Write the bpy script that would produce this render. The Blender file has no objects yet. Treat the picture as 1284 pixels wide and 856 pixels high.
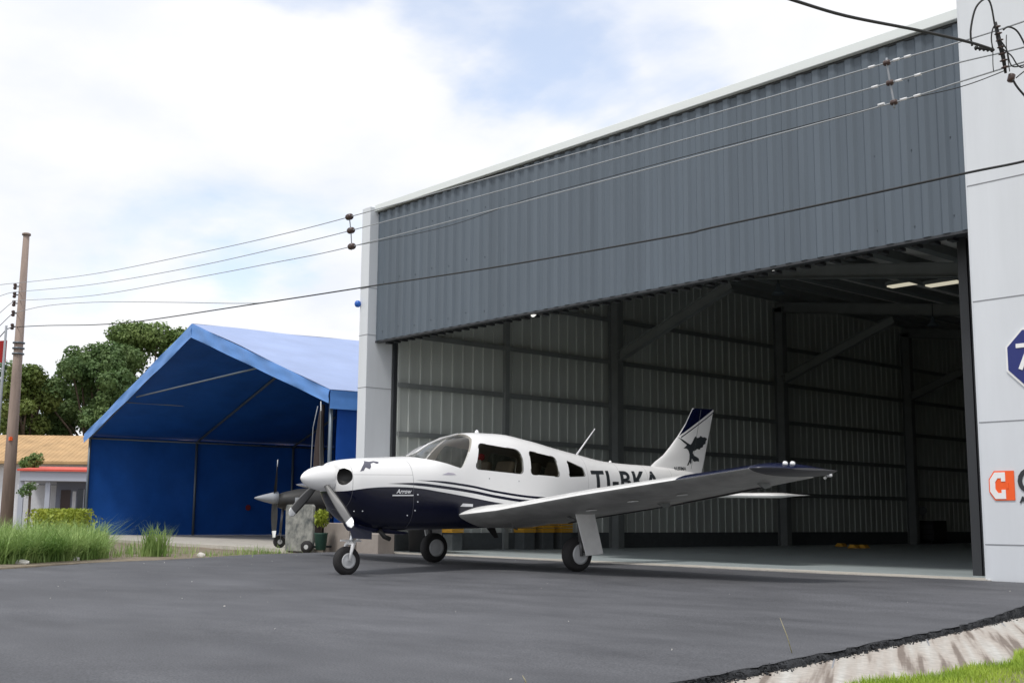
import bpy, bmesh, math, random
from mathutils import Vector, Matrix
from mathutils.geometry import tessellate_polygon
random.seed(7)
S = bpy.context.scene
C = S.collection
R_ = math.radians

# ------------------------------------------------------------------ camera frame
F = 1480.0; CX, CY = 642.0, 428.0; CAM_H = 0.71
RW = Matrix(((0.657013, -0.106897, -0.746262), (0.753838, 0.103544, 0.648851), (0.007911, -0.988864, 0.148613)))
CAMP = Vector((0, 0, CAM_H))
def ray(u, v): return RW @ Vector((u - CX, v - CY, F))
def at_depth(u, v, d): return CAMP + ray(u, v) * (d / F)
def on_plane(u, v, P, n):
    r = ray(u, v); n = Vector(n); return CAMP + r * (((Vector(P) - CAMP) @ n) / (r @ n)) if False else CAMP + r * ((Vector(P) - CAMP).dot(n) / r.dot(n))
def on_z(u, v, z): return on_plane(u, v, (0, 0, z), (0, 0, 1))
def on_y(u, v, y): return on_plane(u, v, (0, y, 0), (0, 1, 0))

# ------------------------------------------------------------------ materials
def mat(name, col, rough=0.6, metal=0.0, noise=0.0, nscale=8.0, bump=0.0, bscale=40.0, coat=0.0, trans=0.0, stretch=None, spec=0.5, emit=0.0, col2=None):
    m = bpy.data.materials.new(name); m.use_nodes = True
    nt = m.node_tree; b = nt.nodes['Principled BSDF']
    b.inputs['Base Color'].default_value = (*col, 1); b.inputs['Roughness'].default_value = rough
    b.inputs['Metallic'].default_value = metal; b.inputs['Coat Weight'].default_value = coat
    b.inputs['Coat Roughness'].default_value = 0.08
    b.inputs['Specular IOR Level'].default_value = spec
    tc = nt.nodes.new('ShaderNodeTexCoord'); mp = nt.nodes.new('ShaderNodeMapping')
    nt.links.new(tc.outputs['Object'], mp.inputs['Vector'])
    if stretch: mp.inputs['Scale'].default_value = stretch
    if noise > 0 or col2:
        n = nt.nodes.new('ShaderNodeTexNoise'); n.inputs['Scale'].default_value = nscale; n.inputs['Detail'].default_value = 6
        n.inputs['Roughness'].default_value = 0.65
        nt.links.new(mp.outputs['Vector'], n.inputs['Vector'])
        r = nt.nodes.new('ShaderNodeMapRange'); r.inputs[1].default_value = 0.3; r.inputs[2].default_value = 0.7
        nt.links.new(n.outputs['Fac'], r.inputs[0])
        mx = nt.nodes.new('ShaderNodeMix'); mx.data_type = 'RGBA'
        nt.links.new(r.outputs[0], mx.inputs[0])
        lo = [c * (1 - noise) for c in col]; hi = [min(1, c * (1 + noise)) for c in col]
        if col2: lo, hi = col, col2
        mx.inputs[6].default_value = (*lo, 1); mx.inputs[7].default_value = (*hi, 1)
        nt.links.new(mx.outputs[2], b.inputs['Base Color'])
    if bump > 0:
        n2 = nt.nodes.new('ShaderNodeTexNoise'); n2.inputs['Scale'].default_value = bscale; n2.inputs['Detail'].default_value = 4
        nt.links.new(mp.outputs['Vector'], n2.inputs['Vector'])
        bp = nt.nodes.new('ShaderNodeBump'); bp.inputs['Strength'].default_value = bump; bp.inputs['Distance'].default_value = 0.02
        nt.links.new(n2.outputs['Fac'], bp.inputs['Height']); nt.links.new(bp.outputs[0], b.inputs['Normal'])
    if trans > 0:
        out = nt.nodes['Material Output']; t = nt.nodes.new('ShaderNodeBsdfTranslucent'); t.inputs['Color'].default_value = (*[min(1, c * 1.6) for c in col], 1)
        ms = nt.nodes.new('ShaderNodeMixShader'); ms.inputs[0].default_value = trans
        nt.links.new(b.outputs[0], ms.inputs[1]); nt.links.new(t.outputs[0], ms.inputs[2]); nt.links.new(ms.outputs[0], out.inputs[0])
    if emit > 0:
        b.inputs['Emission Color'].default_value = (*col, 1); b.inputs['Emission Strength'].default_value = emit
    return m

M = {}
M['siding'] = mat('siding_paint', (0.108, 0.134, 0.164), 0.5, noise=0.10, nscale=2.2, spec=0.35, stretch=(1, 1, .08), bump=.25, bscale=1.6)
M['deepwall'] = mat('shaded_wall_sheet', (0.05, 0.053, 0.06), 0.7, noise=0.10, nscale=1.5, stretch=(1, 1, .2))  # darker copy of the wall sheet, deep-hangar shade put into the colour
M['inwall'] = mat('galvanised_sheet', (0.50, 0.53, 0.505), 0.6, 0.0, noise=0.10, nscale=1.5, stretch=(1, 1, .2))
M['panel'] = mat('white_composite_panel', (0.66, 0.69, 0.73), 0.45, noise=0.06, nscale=1.6, stretch=(1, 1, .12))
M['seam'] = mat('panel_seam', (0.24, 0.25, 0.27), 0.8)
M['steel'] = mat('grey_painted_steel', (0.19, 0.205, 0.205), 0.55, noise=0.1, nscale=3)
M['framesteel'] = mat('light_frame_steel', (0.20, 0.215, 0.215), 0.55, noise=0.1, nscale=3)
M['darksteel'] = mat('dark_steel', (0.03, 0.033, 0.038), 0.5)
M['roofsheet'] = mat('roof_sheet', (0.62, 0.62, 0.60), 0.5, 0.0, noise=0.1, trans=.06)
M['coping'] = mat('pale_metal_coping', (0.74, 0.78, 0.78), 0.4)
M['concrete'] = mat('concrete', (0.46, 0.435, 0.39), 0.85, noise=0.18, nscale=3, bump=0.4, bscale=30)
M['hfloor'] = mat('hangar_floor_paint', (0.38, 0.43, 0.44), 0.35, noise=0.10, nscale=1.3)
M['kerbdark'] = mat('dark_base_wall', (0.075, 0.085, 0.09), 0.8, noise=0.15)
M['screw'] = mat('screw_head', (0.05, 0.065, 0.085), 0.5)
M['black'] = mat('black_rubber', (0.012, 0.012, 0.013), 0.75)
M['cable'] = mat('cable_black', (0.018, 0.019, 0.02), 0.6)
M['wire'] = mat('bare_aluminium_wire', (0.34, 0.36, 0.38), 0.5, 0.2)
M['tyre'] = mat('tyre_rubber', (0.018, 0.017, 0.018), 0.8, bump=.2, bscale=60)
M['rim'] = mat('wheel_rim', (0.55, 0.56, 0.57), 0.4, 0.2)
M['white'] = mat('white_gloss_paint', (0.82, 0.82, 0.82), 0.22, coat=0.6)
M['wingwhite'] = mat('white_wing_paint', (0.80, 0.80, 0.79), 0.32, coat=0.3, noise=0.10, nscale=2.6)
M['bellyshade'] = mat('shaded_stained_underside', (0.36, 0.36, 0.345), 0.45, noise=0.28, nscale=3.0)  # white underside painted darker for its shade, noise adds dirt streaks
M['navy'] = mat('navy_gloss_paint', (0.0035, 0.006, 0.030), 0.22, coat=0.15, spec=.35)
M['tipshade'] = mat('shaded_tip_underside', (0.07, 0.072, 0.08), 0.5)  # shade on the tip underside, put in as dark grey
M['prop'] = mat('propeller_metal', (0.15, 0.15, 0.15), 0.4, 0.3)
M['propblack'] = mat('propeller_black', (0.018, 0.018, 0.018), 0.55)
M['chrome'] = mat('oleo_chrome', (0.75, 0.78, 0.8), 0.2, 0.7)
M['lens'] = mat('lamp_lens', (0.85, 0.87, 0.88), 0.1, coat=1)
M['seat'] = mat('seat_leather', (0.36, 0.31, 0.26), 0.6)
M['inner'] = mat('cabin_lining', (0.50, 0.47, 0.42), 0.8)
M['red'] = mat('red_cloth', (0.5, 0.03, 0.03), 0.7)
M['redroof'] = mat('red_roof_paint', (0.62, 0.09, 0.06), 0.6, noise=.1)
M['tanroof'] = mat('ochre_roof', (0.46, 0.30, 0.15), 0.85, noise=.22, nscale=1.2, bump=.3, bscale=3)
M['whitewall'] = mat('white_render', (0.66, 0.68, 0.72), 0.8, noise=.05)
M['greywall'] = mat('blue_grey_render', (0.22, 0.24, 0.30), 0.8, noise=.06)  # darkened to carry the deep shade under the porch
M['fasciagrey'] = mat('grey_fascia', (0.42, 0.45, 0.52), 0.7)
M['doordark'] = mat('door_dark', (0.05, 0.03, 0.028), 0.4)
M['glassdark'] = mat('window_dark', (0.02, 0.03, 0.05), 0.1)
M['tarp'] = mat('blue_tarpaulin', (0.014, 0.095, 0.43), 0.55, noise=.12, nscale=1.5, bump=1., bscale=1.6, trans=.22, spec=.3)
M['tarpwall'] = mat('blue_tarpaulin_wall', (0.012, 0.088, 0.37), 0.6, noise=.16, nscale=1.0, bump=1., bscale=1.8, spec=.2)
M['tarpdark'] = mat('shaded_blue_tarpaulin', (0.006, 0.022, 0.085), 0.7, noise=.15, nscale=1.0, bump=.6, bscale=1.4, spec=.15)  # blue cloth darkened, shade inside the tent put into its colour
M['tarproof'] = mat('pale_blue_tarpaulin', (0.31, 0.39, 0.61), 0.5, noise=.09, nscale=.8, bump=.9, bscale=1.1, spec=.3)  # outer roof sheet, paler blue than the walls
M['tarpband'] = mat('light_blue_tarpaulin', (0.10, 0.27, 0.66), 0.5, noise=.07, nscale=1.2, bump=.4, bscale=3)
M['galv'] = mat('galvanised_tube', (0.13, 0.16, 0.19), 0.45, 0.4)
M['polec'] = mat('weathered_pole', (0.27, 0.21, 0.18), 0.85, noise=.22, nscale=2.5, stretch=(3, 3, .4))
M['polegrey'] = mat('grey_pole', (0.28, 0.30, 0.33), 0.6)
M['insul'] = mat('insulator_glaze', (0.06, 0.035, 0.03), 0.3)
M['sleeve'] = mat('white_sleeve', (0.75, 0.76, 0.78), 0.5)
M['slabgrey'] = mat('stained_grey_board', (0.34, 0.34, 0.31), 0.85, col2=(0.03, 0.04, 0.045), nscale=4.2, bump=.3, bscale=12)
M['plinth'] = mat('plinth_stone', (0.33, 0.29, 0.26), 0.85, noise=.12, nscale=3)
M['bark'] = mat('bark', (0.10, 0.075, 0.055), 0.95, noise=.3, nscale=4, bump=.5)
M['yellow'] = mat('yellow_plastic', (0.62, 0.33, 0.03), 0.5)
M['dirt'] = mat('dirt', (0.20, 0.165, 0.12), 0.95, noise=.35, nscale=2.2, bump=.6, bscale=14, col2=None)
M['orange'] = mat('orange_vinyl', (0.90, 0.115, 0.015), 0.5)
M['charcoal'] = mat('charcoal_vinyl', (0.025, 0.03, 0.035), 0.5)
M['blueplate'] = mat('blue_enamel', (0.012, 0.022, 0.16), 0.35)
M['bluecap'] = mat('blue_lamp_cap', (0.02, 0.12, 0.5), 0.3)
M['stone'] = mat('pale_stone', (0.60, 0.58, 0.54), 0.9, noise=.12)
M['crate'] = mat('dark_equipment', (0.010, 0.010, 0.012), 0.6)
M['skylightglow'] = mat('skylight_glow_panel', (1.0, 0.93, 0.72), 0.5, emit=0.35)  # weak glow standing in for daylight at the roof skylights
M['lampwhite'] = mat('lit_spot_lens', (1.0, 1.0, 0.96), 0.4, emit=0.6)

def leaf_mat(name, c1, c2, tr=.35, scale=.6):
    m = bpy.data.materials.new(name); m.use_nodes = True; nt = m.node_tree; b = nt.nodes['Principled BSDF']
    b.inputs['Roughness'].default_value = .55; b.inputs['Specular IOR Level'].default_value = .3
    g = nt.nodes.new('ShaderNodeTexCoord'); n = nt.nodes.new('ShaderNodeTexNoise'); n.inputs['Scale'].default_value = scale; n.inputs['Detail'].default_value = 5
    nt.links.new(g.outputs['Object'], n.inputs['Vector'])
    r = nt.nodes.new('ShaderNodeMapRange'); r.inputs[1].default_value = .32; r.inputs[2].default_value = .68; nt.links.new(n.outputs['Fac'], r.inputs[0])
    mx = nt.nodes.new('ShaderNodeMix'); mx.data_type = 'RGBA'; mx.inputs[6].default_value = (*c1, 1); mx.inputs[7].default_value = (*c2, 1)
    nt.links.new(r.outputs[0], mx.inputs[0]); nt.links.new(mx.outputs[2], b.inputs['Base Color'])
    t = nt.nodes.new('ShaderNodeBsdfTranslucent'); nt.links.new(mx.outputs[2], t.inputs['Color'])
    ms = nt.nodes.new('ShaderNodeMixShader'); ms.inputs[0].default_value = tr
    nt.links.new(b.outputs[0], ms.inputs[1]); nt.links.new(t.outputs[0], ms.inputs[2]); nt.links.new(ms.outputs[0], nt.nodes['Material Output'].inputs[0])
    return m
M['leafa'] = leaf_mat('tree_leaves_green', (0.11, 0.19, 0.05), (0.24, 0.32, 0.11), .3, .45)
M['leafb'] = leaf_mat('tree_leaves_dark', (0.07, 0.14, 0.045), (0.18, 0.255, 0.095), .3, .45)
M['leafc'] = leaf_mat('tree_leaves_olive', (0.10, 0.155, 0.035), (0.22, 0.265, 0.075), .3, .45)
M['weed'] = leaf_mat('weed_blades', (0.16, 0.28, 0.065), (0.38, 0.50, 0.18), .3, 2.)
M['lawn'] = leaf_mat('lawn_blades', (0.20, 0.32, 0.03), (0.40, 0.52, 0.07), .35, 3.)
M['hedge'] = leaf_mat('hedge_leaves', (0.24, 0.31, 0.04), (0.42, 0.47, 0.07), .3, 1.5)

def asphalt_mat():
    m = bpy.data.materials.new('fresh_asphalt'); m.use_nodes = True; nt = m.node_tree; b = nt.nodes['Principled BSDF']; N = nt.nodes; L = nt.links
    b.inputs['Specular IOR Level'].default_value = .45
    tc = N.new('ShaderNodeTexCoord')
    mp = N.new('ShaderNodeMapping'); mp.inputs['Rotation'].default_value = (0, 0, R_(-49)); mp.inputs['Scale'].default_value = (.6, 1.4, 1); L.new(tc.outputs['Object'], mp.inputs[0])
    n1 = N.new('ShaderNodeTexNoise'); n1.inputs['Scale'].default_value = 1.3; n1.inputs['Detail'].default_value = 7; n1.inputs['Roughness'].default_value = .62; L.new(mp.outputs[0], n1.inputs['Vector'])
    n2 = N.new('ShaderNodeTexNoise'); n2.inputs['Scale'].default_value = 95; n2.inputs['Detail'].default_value = 3; L.new(tc.outputs['Object'], n2.inputs['Vector'])
    n3 = N.new('ShaderNodeTexNoise'); n3.inputs['Scale'].default_value = .35; n3.inputs['Detail'].default_value = 3; L.new(tc.outputs['Object'], n3.inputs['Vector'])
    r = N.new('ShaderNodeValToRGB'); r.color_ramp.elements[0].position = .30; r.color_ramp.elements[0].color = (.061, .063, .071, 1)
    r.color_ramp.elements[1].position = .70; r.color_ramp.elements[1].color = (.106, .109, .120, 1); L.new(n1.outputs['Fac'], r.inputs[0])
    r2 = N.new('ShaderNodeMapRange'); r2.inputs[1].default_value = .3; r2.inputs[2].default_value = .7; r2.inputs[3].default_value = .60; r2.inputs[4].default_value = 1.40; L.new(n2.outputs['Fac'], r2.inputs[0])
    r3 = N.new('ShaderNodeMapRange'); r3.inputs[1].default_value = .3; r3.inputs[2].default_value = .7; r3.inputs[3].default_value = .84; r3.inputs[4].default_value = 1.16; L.new(n3.outputs['Fac'], r3.inputs[0])
    mm = N.new('ShaderNodeMath'); mm.operation = 'MULTIPLY'; L.new(r2.outputs[0], mm.inputs[0]); L.new(r3.outputs[0], mm.inputs[1])
    vm = N.new('ShaderNodeVectorMath'); vm.operation = 'SCALE'; L.new(r.outputs[0], vm.inputs[0]); L.new(mm.outputs[0], vm.inputs['Scale']); L.new(vm.outputs[0], b.inputs['Base Color'])
    rr = N.new('ShaderNodeMapRange'); rr.inputs[3].default_value = .62; rr.inputs[4].default_value = .9; L.new(n1.outputs['Fac'], rr.inputs[0]); L.new(rr.outputs[0], b.inputs['Roughness'])
    bp = N.new('ShaderNodeBump'); bp.inputs['Strength'].default_value = .55; bp.inputs['Distance'].default_value = .006; L.new(n2.outputs['Fac'], bp.inputs['Height'])
    bp2 = N.new('ShaderNodeBump'); bp2.inputs['Strength'].default_value = .35; bp2.inputs['Distance'].default_value = .03; L.new(n1.outputs['Fac'], bp2.inputs['Height']); L.new(bp.outputs[0], bp2.inputs['Normal'])
    L.new(bp2.outputs[0], b.inputs['Normal']); return m
M['asphalt'] = asphalt_mat()
M['asphedge'] = mat('broken_asphalt_edge', (0.022, 0.024, 0.028), 0.9, noise=.5, nscale=30, bump=1., bscale=60)

def gutter_mat():
    m = bpy.data.materials.new('stained_concrete_gutter'); m.use_nodes = True; nt = m.node_tree; b = nt.nodes['Principled BSDF']; N = nt.nodes; L = nt.links
    b.inputs['Roughness'].default_value = .85; tc = N.new('ShaderNodeTexCoord')
    mp0 = N.new('ShaderNodeMapping'); mp0.inputs['Rotation'].default_value = (0, 0, R_(58)); L.new(tc.outputs['Object'], mp0.inputs[0]); mp = N.new('ShaderNodeMapping'); mp.inputs['Scale'].default_value = (.30, 7.0, 1); L.new(mp0.outputs[0], mp.inputs[0])
    n = N.new('ShaderNodeTexNoise'); n.inputs['Scale'].default_value = 1.8; n.inputs['Detail'].default_value = 5; L.new(mp.outputs[0], n.inputs['Vector'])
    n2 = N.new('ShaderNodeTexNoise'); n2.inputs['Scale'].default_value = 22; n2.inputs['Detail'].default_value = 6; L.new(tc.outputs['Object'], n2.inputs['Vector'])
    r = N.new('ShaderNodeValToRGB'); e = r.color_ramp.elements; e[0].position = .38; e[0].color = (.19, .155, .13, 1); e[1].position = .47; e[1].color = (.40, .36, .32, 1)
    x = e.new(.7); x.color = (.48, .47, .44, 1); L.new(n.outputs['Fac'], r.inputs[0])
    r2 = N.new('ShaderNodeMapRange'); r2.inputs[1].default_value = .3; r2.inputs[2].default_value = .7; r2.inputs[3].default_value = .82; r2.inputs[4].default_value = 1.12; L.new(n2.outputs['Fac'], r2.inputs[0])
    vm = N.new('ShaderNodeVectorMath'); vm.operation = 'SCALE'; L.new(r.outputs[0], vm.inputs[0]); L.new(r2.outputs[0], vm.inputs['Scale']); L.new(vm.outputs[0], b.inputs['Base Color'])
    bp = N.new('ShaderNodeBump'); bp.inputs['Strength'].default_value = .5; bp.inputs['Distance'].default_value = .02; L.new(n2.outputs['Fac'], bp.inputs['Height']); L.new(bp.outputs[0], b.inputs['Normal'])
    return m
M['gutter'] = gutter_mat()

def ground_mat():
    m = mat('scrub_ground', (0.12, 0.13, 0.05), .95, bump=.6, bscale=10, col2=(.22, .19, .12), nscale=1.1); return m
M['ground'] = ground_mat()
M['stalk'] = mat('dry_stalk', (.42,.38,.22), .8)

def glass_mat(name, tint, refl=.12, alpha=.22):
    m = bpy.data.materials.new(name); m.use_nodes = True; nt = m.node_tree; N = nt.nodes; L = nt.links
    for n in list(N):
        if n.type == 'BSDF_PRINCIPLED': N.remove(n)
    out = N['Material Output']; t = N.new('ShaderNodeBsdfTransparent'); t.inputs[0].default_value = (*tint, 1)
    g = N.new('ShaderNodeBsdfGlossy'); g.inputs['Roughness'].default_value = .03
    lw_ = N.new('ShaderNodeLayerWeight'); lw_.inputs[0].default_value = .5; fr = N.new('ShaderNodeMath'); fr.operation = 'POWER'; fr.inputs[1].default_value = 5; L.new(lw_.outputs['Facing'], fr.inputs[0])
    ad = N.new('ShaderNodeMath'); ad.operation = 'ADD'; ad.inputs[1].default_value = refl - .04; L.new(fr.outputs[0], ad.inputs[0])
    ms = N.new('ShaderNodeMixShader'); L.new(ad.outputs[0], ms.inputs[0]); L.new(t.outputs[0], ms.inputs[1]); L.new(g.outputs[0], ms.inputs[2]); L.new(ms.outputs[0], out.inputs[0])
    return m
M['sideglass'] = glass_mat('tinted_side_glass', (.55, .55, .52), .05)
M['windglass'] = glass_mat('windscreen_glass', (.93, .93, .92), .07)

# ------------------------------------------------------------------ mesh collector
class MB:
    def __init__(s): s.v = []; s.f = []; s.m = []; s.smooth = []
    def add(s, vs, fs, mi=0, sm=False):
        o = len(s.v); s.v += [tuple(v) for v in vs]
        for f in fs: s.f.append([i + o for i in f]); s.m.append(mi); s.smooth.append(sm)
        return s
    def box(s, a, b, mi=0, T=None):
        x0, y0, z0 = a; x1, y1, z1 = b
        vs = [Vector(p) for p in ((x0,y0,z0),(x1,y0,z0),(x1,y1,z0),(x0,y1,z0),(x0,y0,z1),(x1,y0,z1),(x1,y1,z1),(x0,y1,z1))]
        if T: vs = [T @ v for v in vs]
        return s.add(vs, [(0,3,2,1),(4,5,6,7),(0,1,5,4),(1,2,6,5),(2,3,7,6),(3,0,4,7)], mi)
    def bar(s, p, q, w, h, up=(0,0,1), mi=0):
        p, q = Vector(p), Vector(q); d = (q - p).normalized(); u = Vector(up)
        sx = d.cross(u).normalized() * w / 2; sz = sx.cross(d).normalized() * h / 2
        vs = [p - sx - sz, p + sx - sz, p + sx + sz, p - sx + sz, q - sx - sz, q + sx - sz, q + sx + sz, q - sx + sz]
        return s.add(vs, [(0,1,2,3),(7,6,5,4),(0,4,5,1),(1,5,6,2),(2,6,7,3),(3,7,4,0)], mi)
    def tube(s, pts, r, n=8, mi=0, cap=True):
        pts = [Vector(p) for p in pts]; rs = r if isinstance(r, (list, tuple)) else [r] * len(pts)
        o = len(s.v); prev = None
        for i, p in enumerate(pts):
            d = (pts[min(i+1, len(pts)-1)] - pts[max(i-1, 0)]).normalized()
            if prev is None:
                a = Vector((0,0,1)) if abs(d.z) < .9 else Vector((1,0,0)); x = d.cross(a).normalized()
            else: x = (prev - d * prev.dot(d)).normalized()
            prev = x; y = d.cross(x)
            for k in range(n):
                t = 2 * math.pi * k / n; s.v.append(tuple(p + (x * math.cos(t) + y * math.sin(t)) * rs[i]))
        for i in range(len(pts) - 1):
            for k in range(n):
                s.f.append([o+i*n+k, o+i*n+(k+1)%n, o+(i+1)*n+(k+1)%n, o+(i+1)*n+k]); s.m.append(mi); s.smooth.append(True)
        if cap:
            s.f.append([o+k for k in range(n)][::-1]); s.m.append(mi); s.smooth.append(False)
            e = o + (len(pts)-1)*n; s.f.append([e+k for k in range(n)]); s.m.append(mi); s.smooth.append(False)
        return s
    def lathe(s, prof, origin, axis, n=24, mi=0, sm=True):
        # prof: list of (along, radius)
        o0 = Vector(origin); d = Vector(axis).normalized(); a = Vector((0,0,1)) if abs(d.z) < .9 else Vector((1,0,0))
        x = d.cross(a).normalized(); y = d.cross(x); o = len(s.v)
        for t, r in prof:
            for k in range(n):
                g = 2*math.pi*k/n; s.v.append(tuple(o0 + d*t + (x*math.cos(g) + y*math.sin(g))*max(r, 1e-4)))
        for i in range(len(prof)-1):
            for k in range(n):
                s.f.append([o+i*n+k, o+i*n+(k+1)%n, o+(i+1)*n+(k+1)%n, o+(i+1)*n+k]); s.m.append(mi); s.smooth.append(sm)
        s.f.append([o+k for k in range(n)][::-1]); s.m.append(mi); s.smooth.append(False)
        e = o + (len(prof)-1)*n; s.f.append([e+k for k in range(n)]); s.m.append(mi); s.smooth.append(False)
        return s
    def prism(s, poly, ext, mi=0):
        # poly: list of Vector (planar), ext: Vector
        n = len(poly); e = Vector(ext); vs = [Vector(p) for p in poly] + [Vector(p) + e for p in poly]
        return s.add(vs, [list(range(n))[::-1], list(range(n, 2*n))] + [[i, (i+1)%n, n+(i+1)%n, n+i] for i in range(n)], mi)
    def mesh(s, name, mats, inv=None):
        me = bpy.data.meshes.new(name)
        vs = [tuple(inv @ Vector(v)) for v in s.v] if inv else s.v
        me.from_pydata(vs, [], s.f)
        for m in mats: me.materials.append(m)
        me.polygons.foreach_set('material_index', s.m); me.polygons.foreach_set('use_smooth', s.smooth)
        me.update()
        return me
def root_of(o):
    while o.parent: o = o.parent
    return o
def recalc(me):
    bm = bmesh.new(); bm.from_mesh(me); bmesh.ops.recalc_face_normals(bm, faces=bm.faces); bm.to_mesh(me); bm.free()
def obj(name, mb, m, parent=None, local=False, fix=True, bevel=0):
    """mesh part; vertices are given in world space unless local (the space of the thing's Empty)"""
    ms = [m] if not isinstance(m, (list, tuple)) else list(m)
    inv = None
    if parent is not None and not local:
        inv = root_of(parent).matrix_basis.inverted()
    if isinstance(mb, MB): me = mb.mesh(name, ms, inv)
    else: me = mb
    if fix: recalc(me)
    o = bpy.data.objects.new(name, me); C.objects.link(o)
    if parent is not None: o.parent = parent
    if bevel:
        b = o.modifiers.new('edge', 'BEVEL'); b.width = bevel; b.segments = 2; b.limit_method = 'ANGLE'
    return o
def base(o, loc):
    """move the origin of a top-level single-mesh thing to its foot"""
    o.data.transform(Matrix.Translation(-Vector(loc))); o.location = loc; return o
def tag(o, label, cat, group=None, kind=None):
    o['label'] = label; o['category'] = cat
    if group: o['group'] = group
    if kind: o['kind'] = kind
    return o
def thing(name, label, cat, loc=(0,0,0), rotz=0, group=None, mtx=None):
    o = bpy.data.objects.new(name, None); C.objects.link(o); o.empty_display_size = .3
    if mtx is not None: o.matrix_basis = mtx
    else: o.matrix_basis = Matrix.Translation(Vector(loc)) @ Matrix.Rotation(rotz, 4, 'Z')
    return tag(o, label, cat, group)
def struct(name, mb, m, **k):
    o = obj(name, mb, m, **k); o['kind'] = 'structure'; return o
def text_mesh(txt, size, bold=0.0, shear=0.0, space=1.0):
    cu = bpy.data.curves.new('lettering', 'FONT'); cu.body = txt; cu.size = size; cu.offset = bold; cu.shear = shear; cu.space_character = space
    cu.resolution_u = 4
    o = bpy.data.objects.new('lettering', cu); C.objects.link(o)
    dg = bpy.context.evaluated_depsgraph_get(); dg.update()
    me = bpy.data.meshes.new_from_object(o.evaluated_get(dg)); bpy.data.objects.remove(o); bpy.data.curves.remove(cu)
    return me
def evaluated(o):
    dg = bpy.context.evaluated_depsgraph_get(); dg.update()
    me = bpy.data.meshes.new_from_object(o.evaluated_get(dg)); return me

# ------------------------------------------------------------------ ground
def gz(x, y):
    """height of the asphalt: level, then a slight rise to the hangar threshold; an uneven roller finish"""
    t = min(max((y - 8.2) / 2.6, 0), 1); t = t * t * (3 - 2 * t)
    return .055 * t + .004 * math.sin(x * 1.1 + y * .7) * math.sin(y * 1.3 - x * .4)

g = MB(); X = [-900, -200, -90, -60, -45] + list(range(-40, 12, 4)) + [20, 60, 200, 900]
g.add([(-900,-300,-.22),(900,-300,-.22),(900,1200,-.22),(-900,1200,-.22)], [(0,1,2,3)])
struct('ground', g, M['ground'])

YT = 13.10            # threshold, where hangar floor meets asphalt
ledge = [(-13.0,-3), (-14.0,2.0), (-15.2,3.8), (-16.5,5.4), (-17.4,6.5), (-18.2,7.5), (-18.75,9.2), (-19.25,11.2), (-19.6,12.3), (-19.85,YT)]
redge = [(-3.2,-3), (-3.4,2.5), (-3.6,4.1), (-3.95,5.97), (-4.3,7.8), (-4.72,9.7), (-5.15,11.6), (-5.6,YT)]
def interp(pl, y):
    for (x0,y0),(x1,y1) in zip(pl, pl[1:]):
        if y <= y1: t = (y-y0)/(y1-y0); return x0+(x1-x0)*t
    return pl[-1][0]
a = MB(); ny = 170; nx = 60; rr = random.Random(3)
rows = []
for j in range(ny+1):
    y = -3 + (YT+3)*j/ny; x0 = interp(ledge, y) + rr.uniform(-.05,.05); x1 = interp(redge, y) + rr.uniform(-.015,.03)
    rows.append([(x0+(x1-x0)*i/nx, y) for i in range(nx+1)])
vs = [(x, y, gz(x, y)) for r in rows for x, y in r]
fs = [(j*(nx+1)+i, j*(nx+1)+i+1, (j+1)*(nx+1)+i+1, (j+1)*(nx+1)+i) for j in range(ny) for i in range(nx)]
a.add(vs, fs, 0, True)
# broken side faces of the asphalt layer, left and right, finely ragged
for pl_, sgn in ((redge, 1), (ledge, -1)):
    ys = []; y = -3.0
    while y < YT: ys.append(y); y += .012 if sgn > 0 and y > 3.0 else .05
    prof = []; w1 = .03
    for y in ys:
        x = interp(pl_, y) - sgn*.012; w1 = min(.055, max(.015, w1 + rr.uniform(-.012,.012)))
        zt = gz(x, y); zb = -.06 if sgn > 0 else -.05
        jz = rr.uniform(-.006, .002)
        prof.append([(x, y, zt+.0005), (x+sgn*(.012+rr.uniform(0,.008)), y, zt-.004+jz), (x+sgn*w1*.7, y, zt*.45-.016+rr.uniform(-.006,.006)), (x+sgn*(w1+rr.uniform(0,.01)), y, zb)])
    n4 = 4
    a.add([p for r_0 in prof for p in r_0], [((q*n4+k, q*n4+k+1, (q+1)*n4+k+1, (q+1)*n4+k) if sgn < 0 else (q*n4+k+1, q*n4+k, (q+1)*n4+k, (q+1)*n4+k+1)) for q in range(len(prof)-1) for k in range(3)], 1)
struct('asphalt_apron', a, [M['asphalt'], M['asphedge']], fix=False)
# crumbs of asphalt along the edge
cr = MB()
for i in range(3600):
    y = rr.uniform(3.3, 12.6); o_ = abs(rr.gauss(0,.028)); x = interp(redge, y) + o_ + .005; r = rr.uniform(.003,.010); z = -.036 - .05*o_ + r*.4 + max(0,.03-o_)*rr.random()
    p = [Vector((rr.uniform(-1,1),rr.uniform(-1,1),rr.uniform(-.7,.7))).normalized()*r*rr.uniform(.7,1.3) for _ in range(3)]
    c = Vector((x,y,z)); cr.add([c+p[0], c+p[1], c+p[2], c-p[0], c-p[1], c-p[2]], [(0,1,2),(3,4,5),(0,1,5),(1,2,3),(2,0,4),(0,5,4),(1,3,5),(2,4,3)])
o = obj('asphalt_crumbs', cr, M['asphedge'], fix=False); tag(o, 'dark crumbs of broken asphalt strewn along the edge above the gutter', 'asphalt rubble', kind='stuff')

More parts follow.
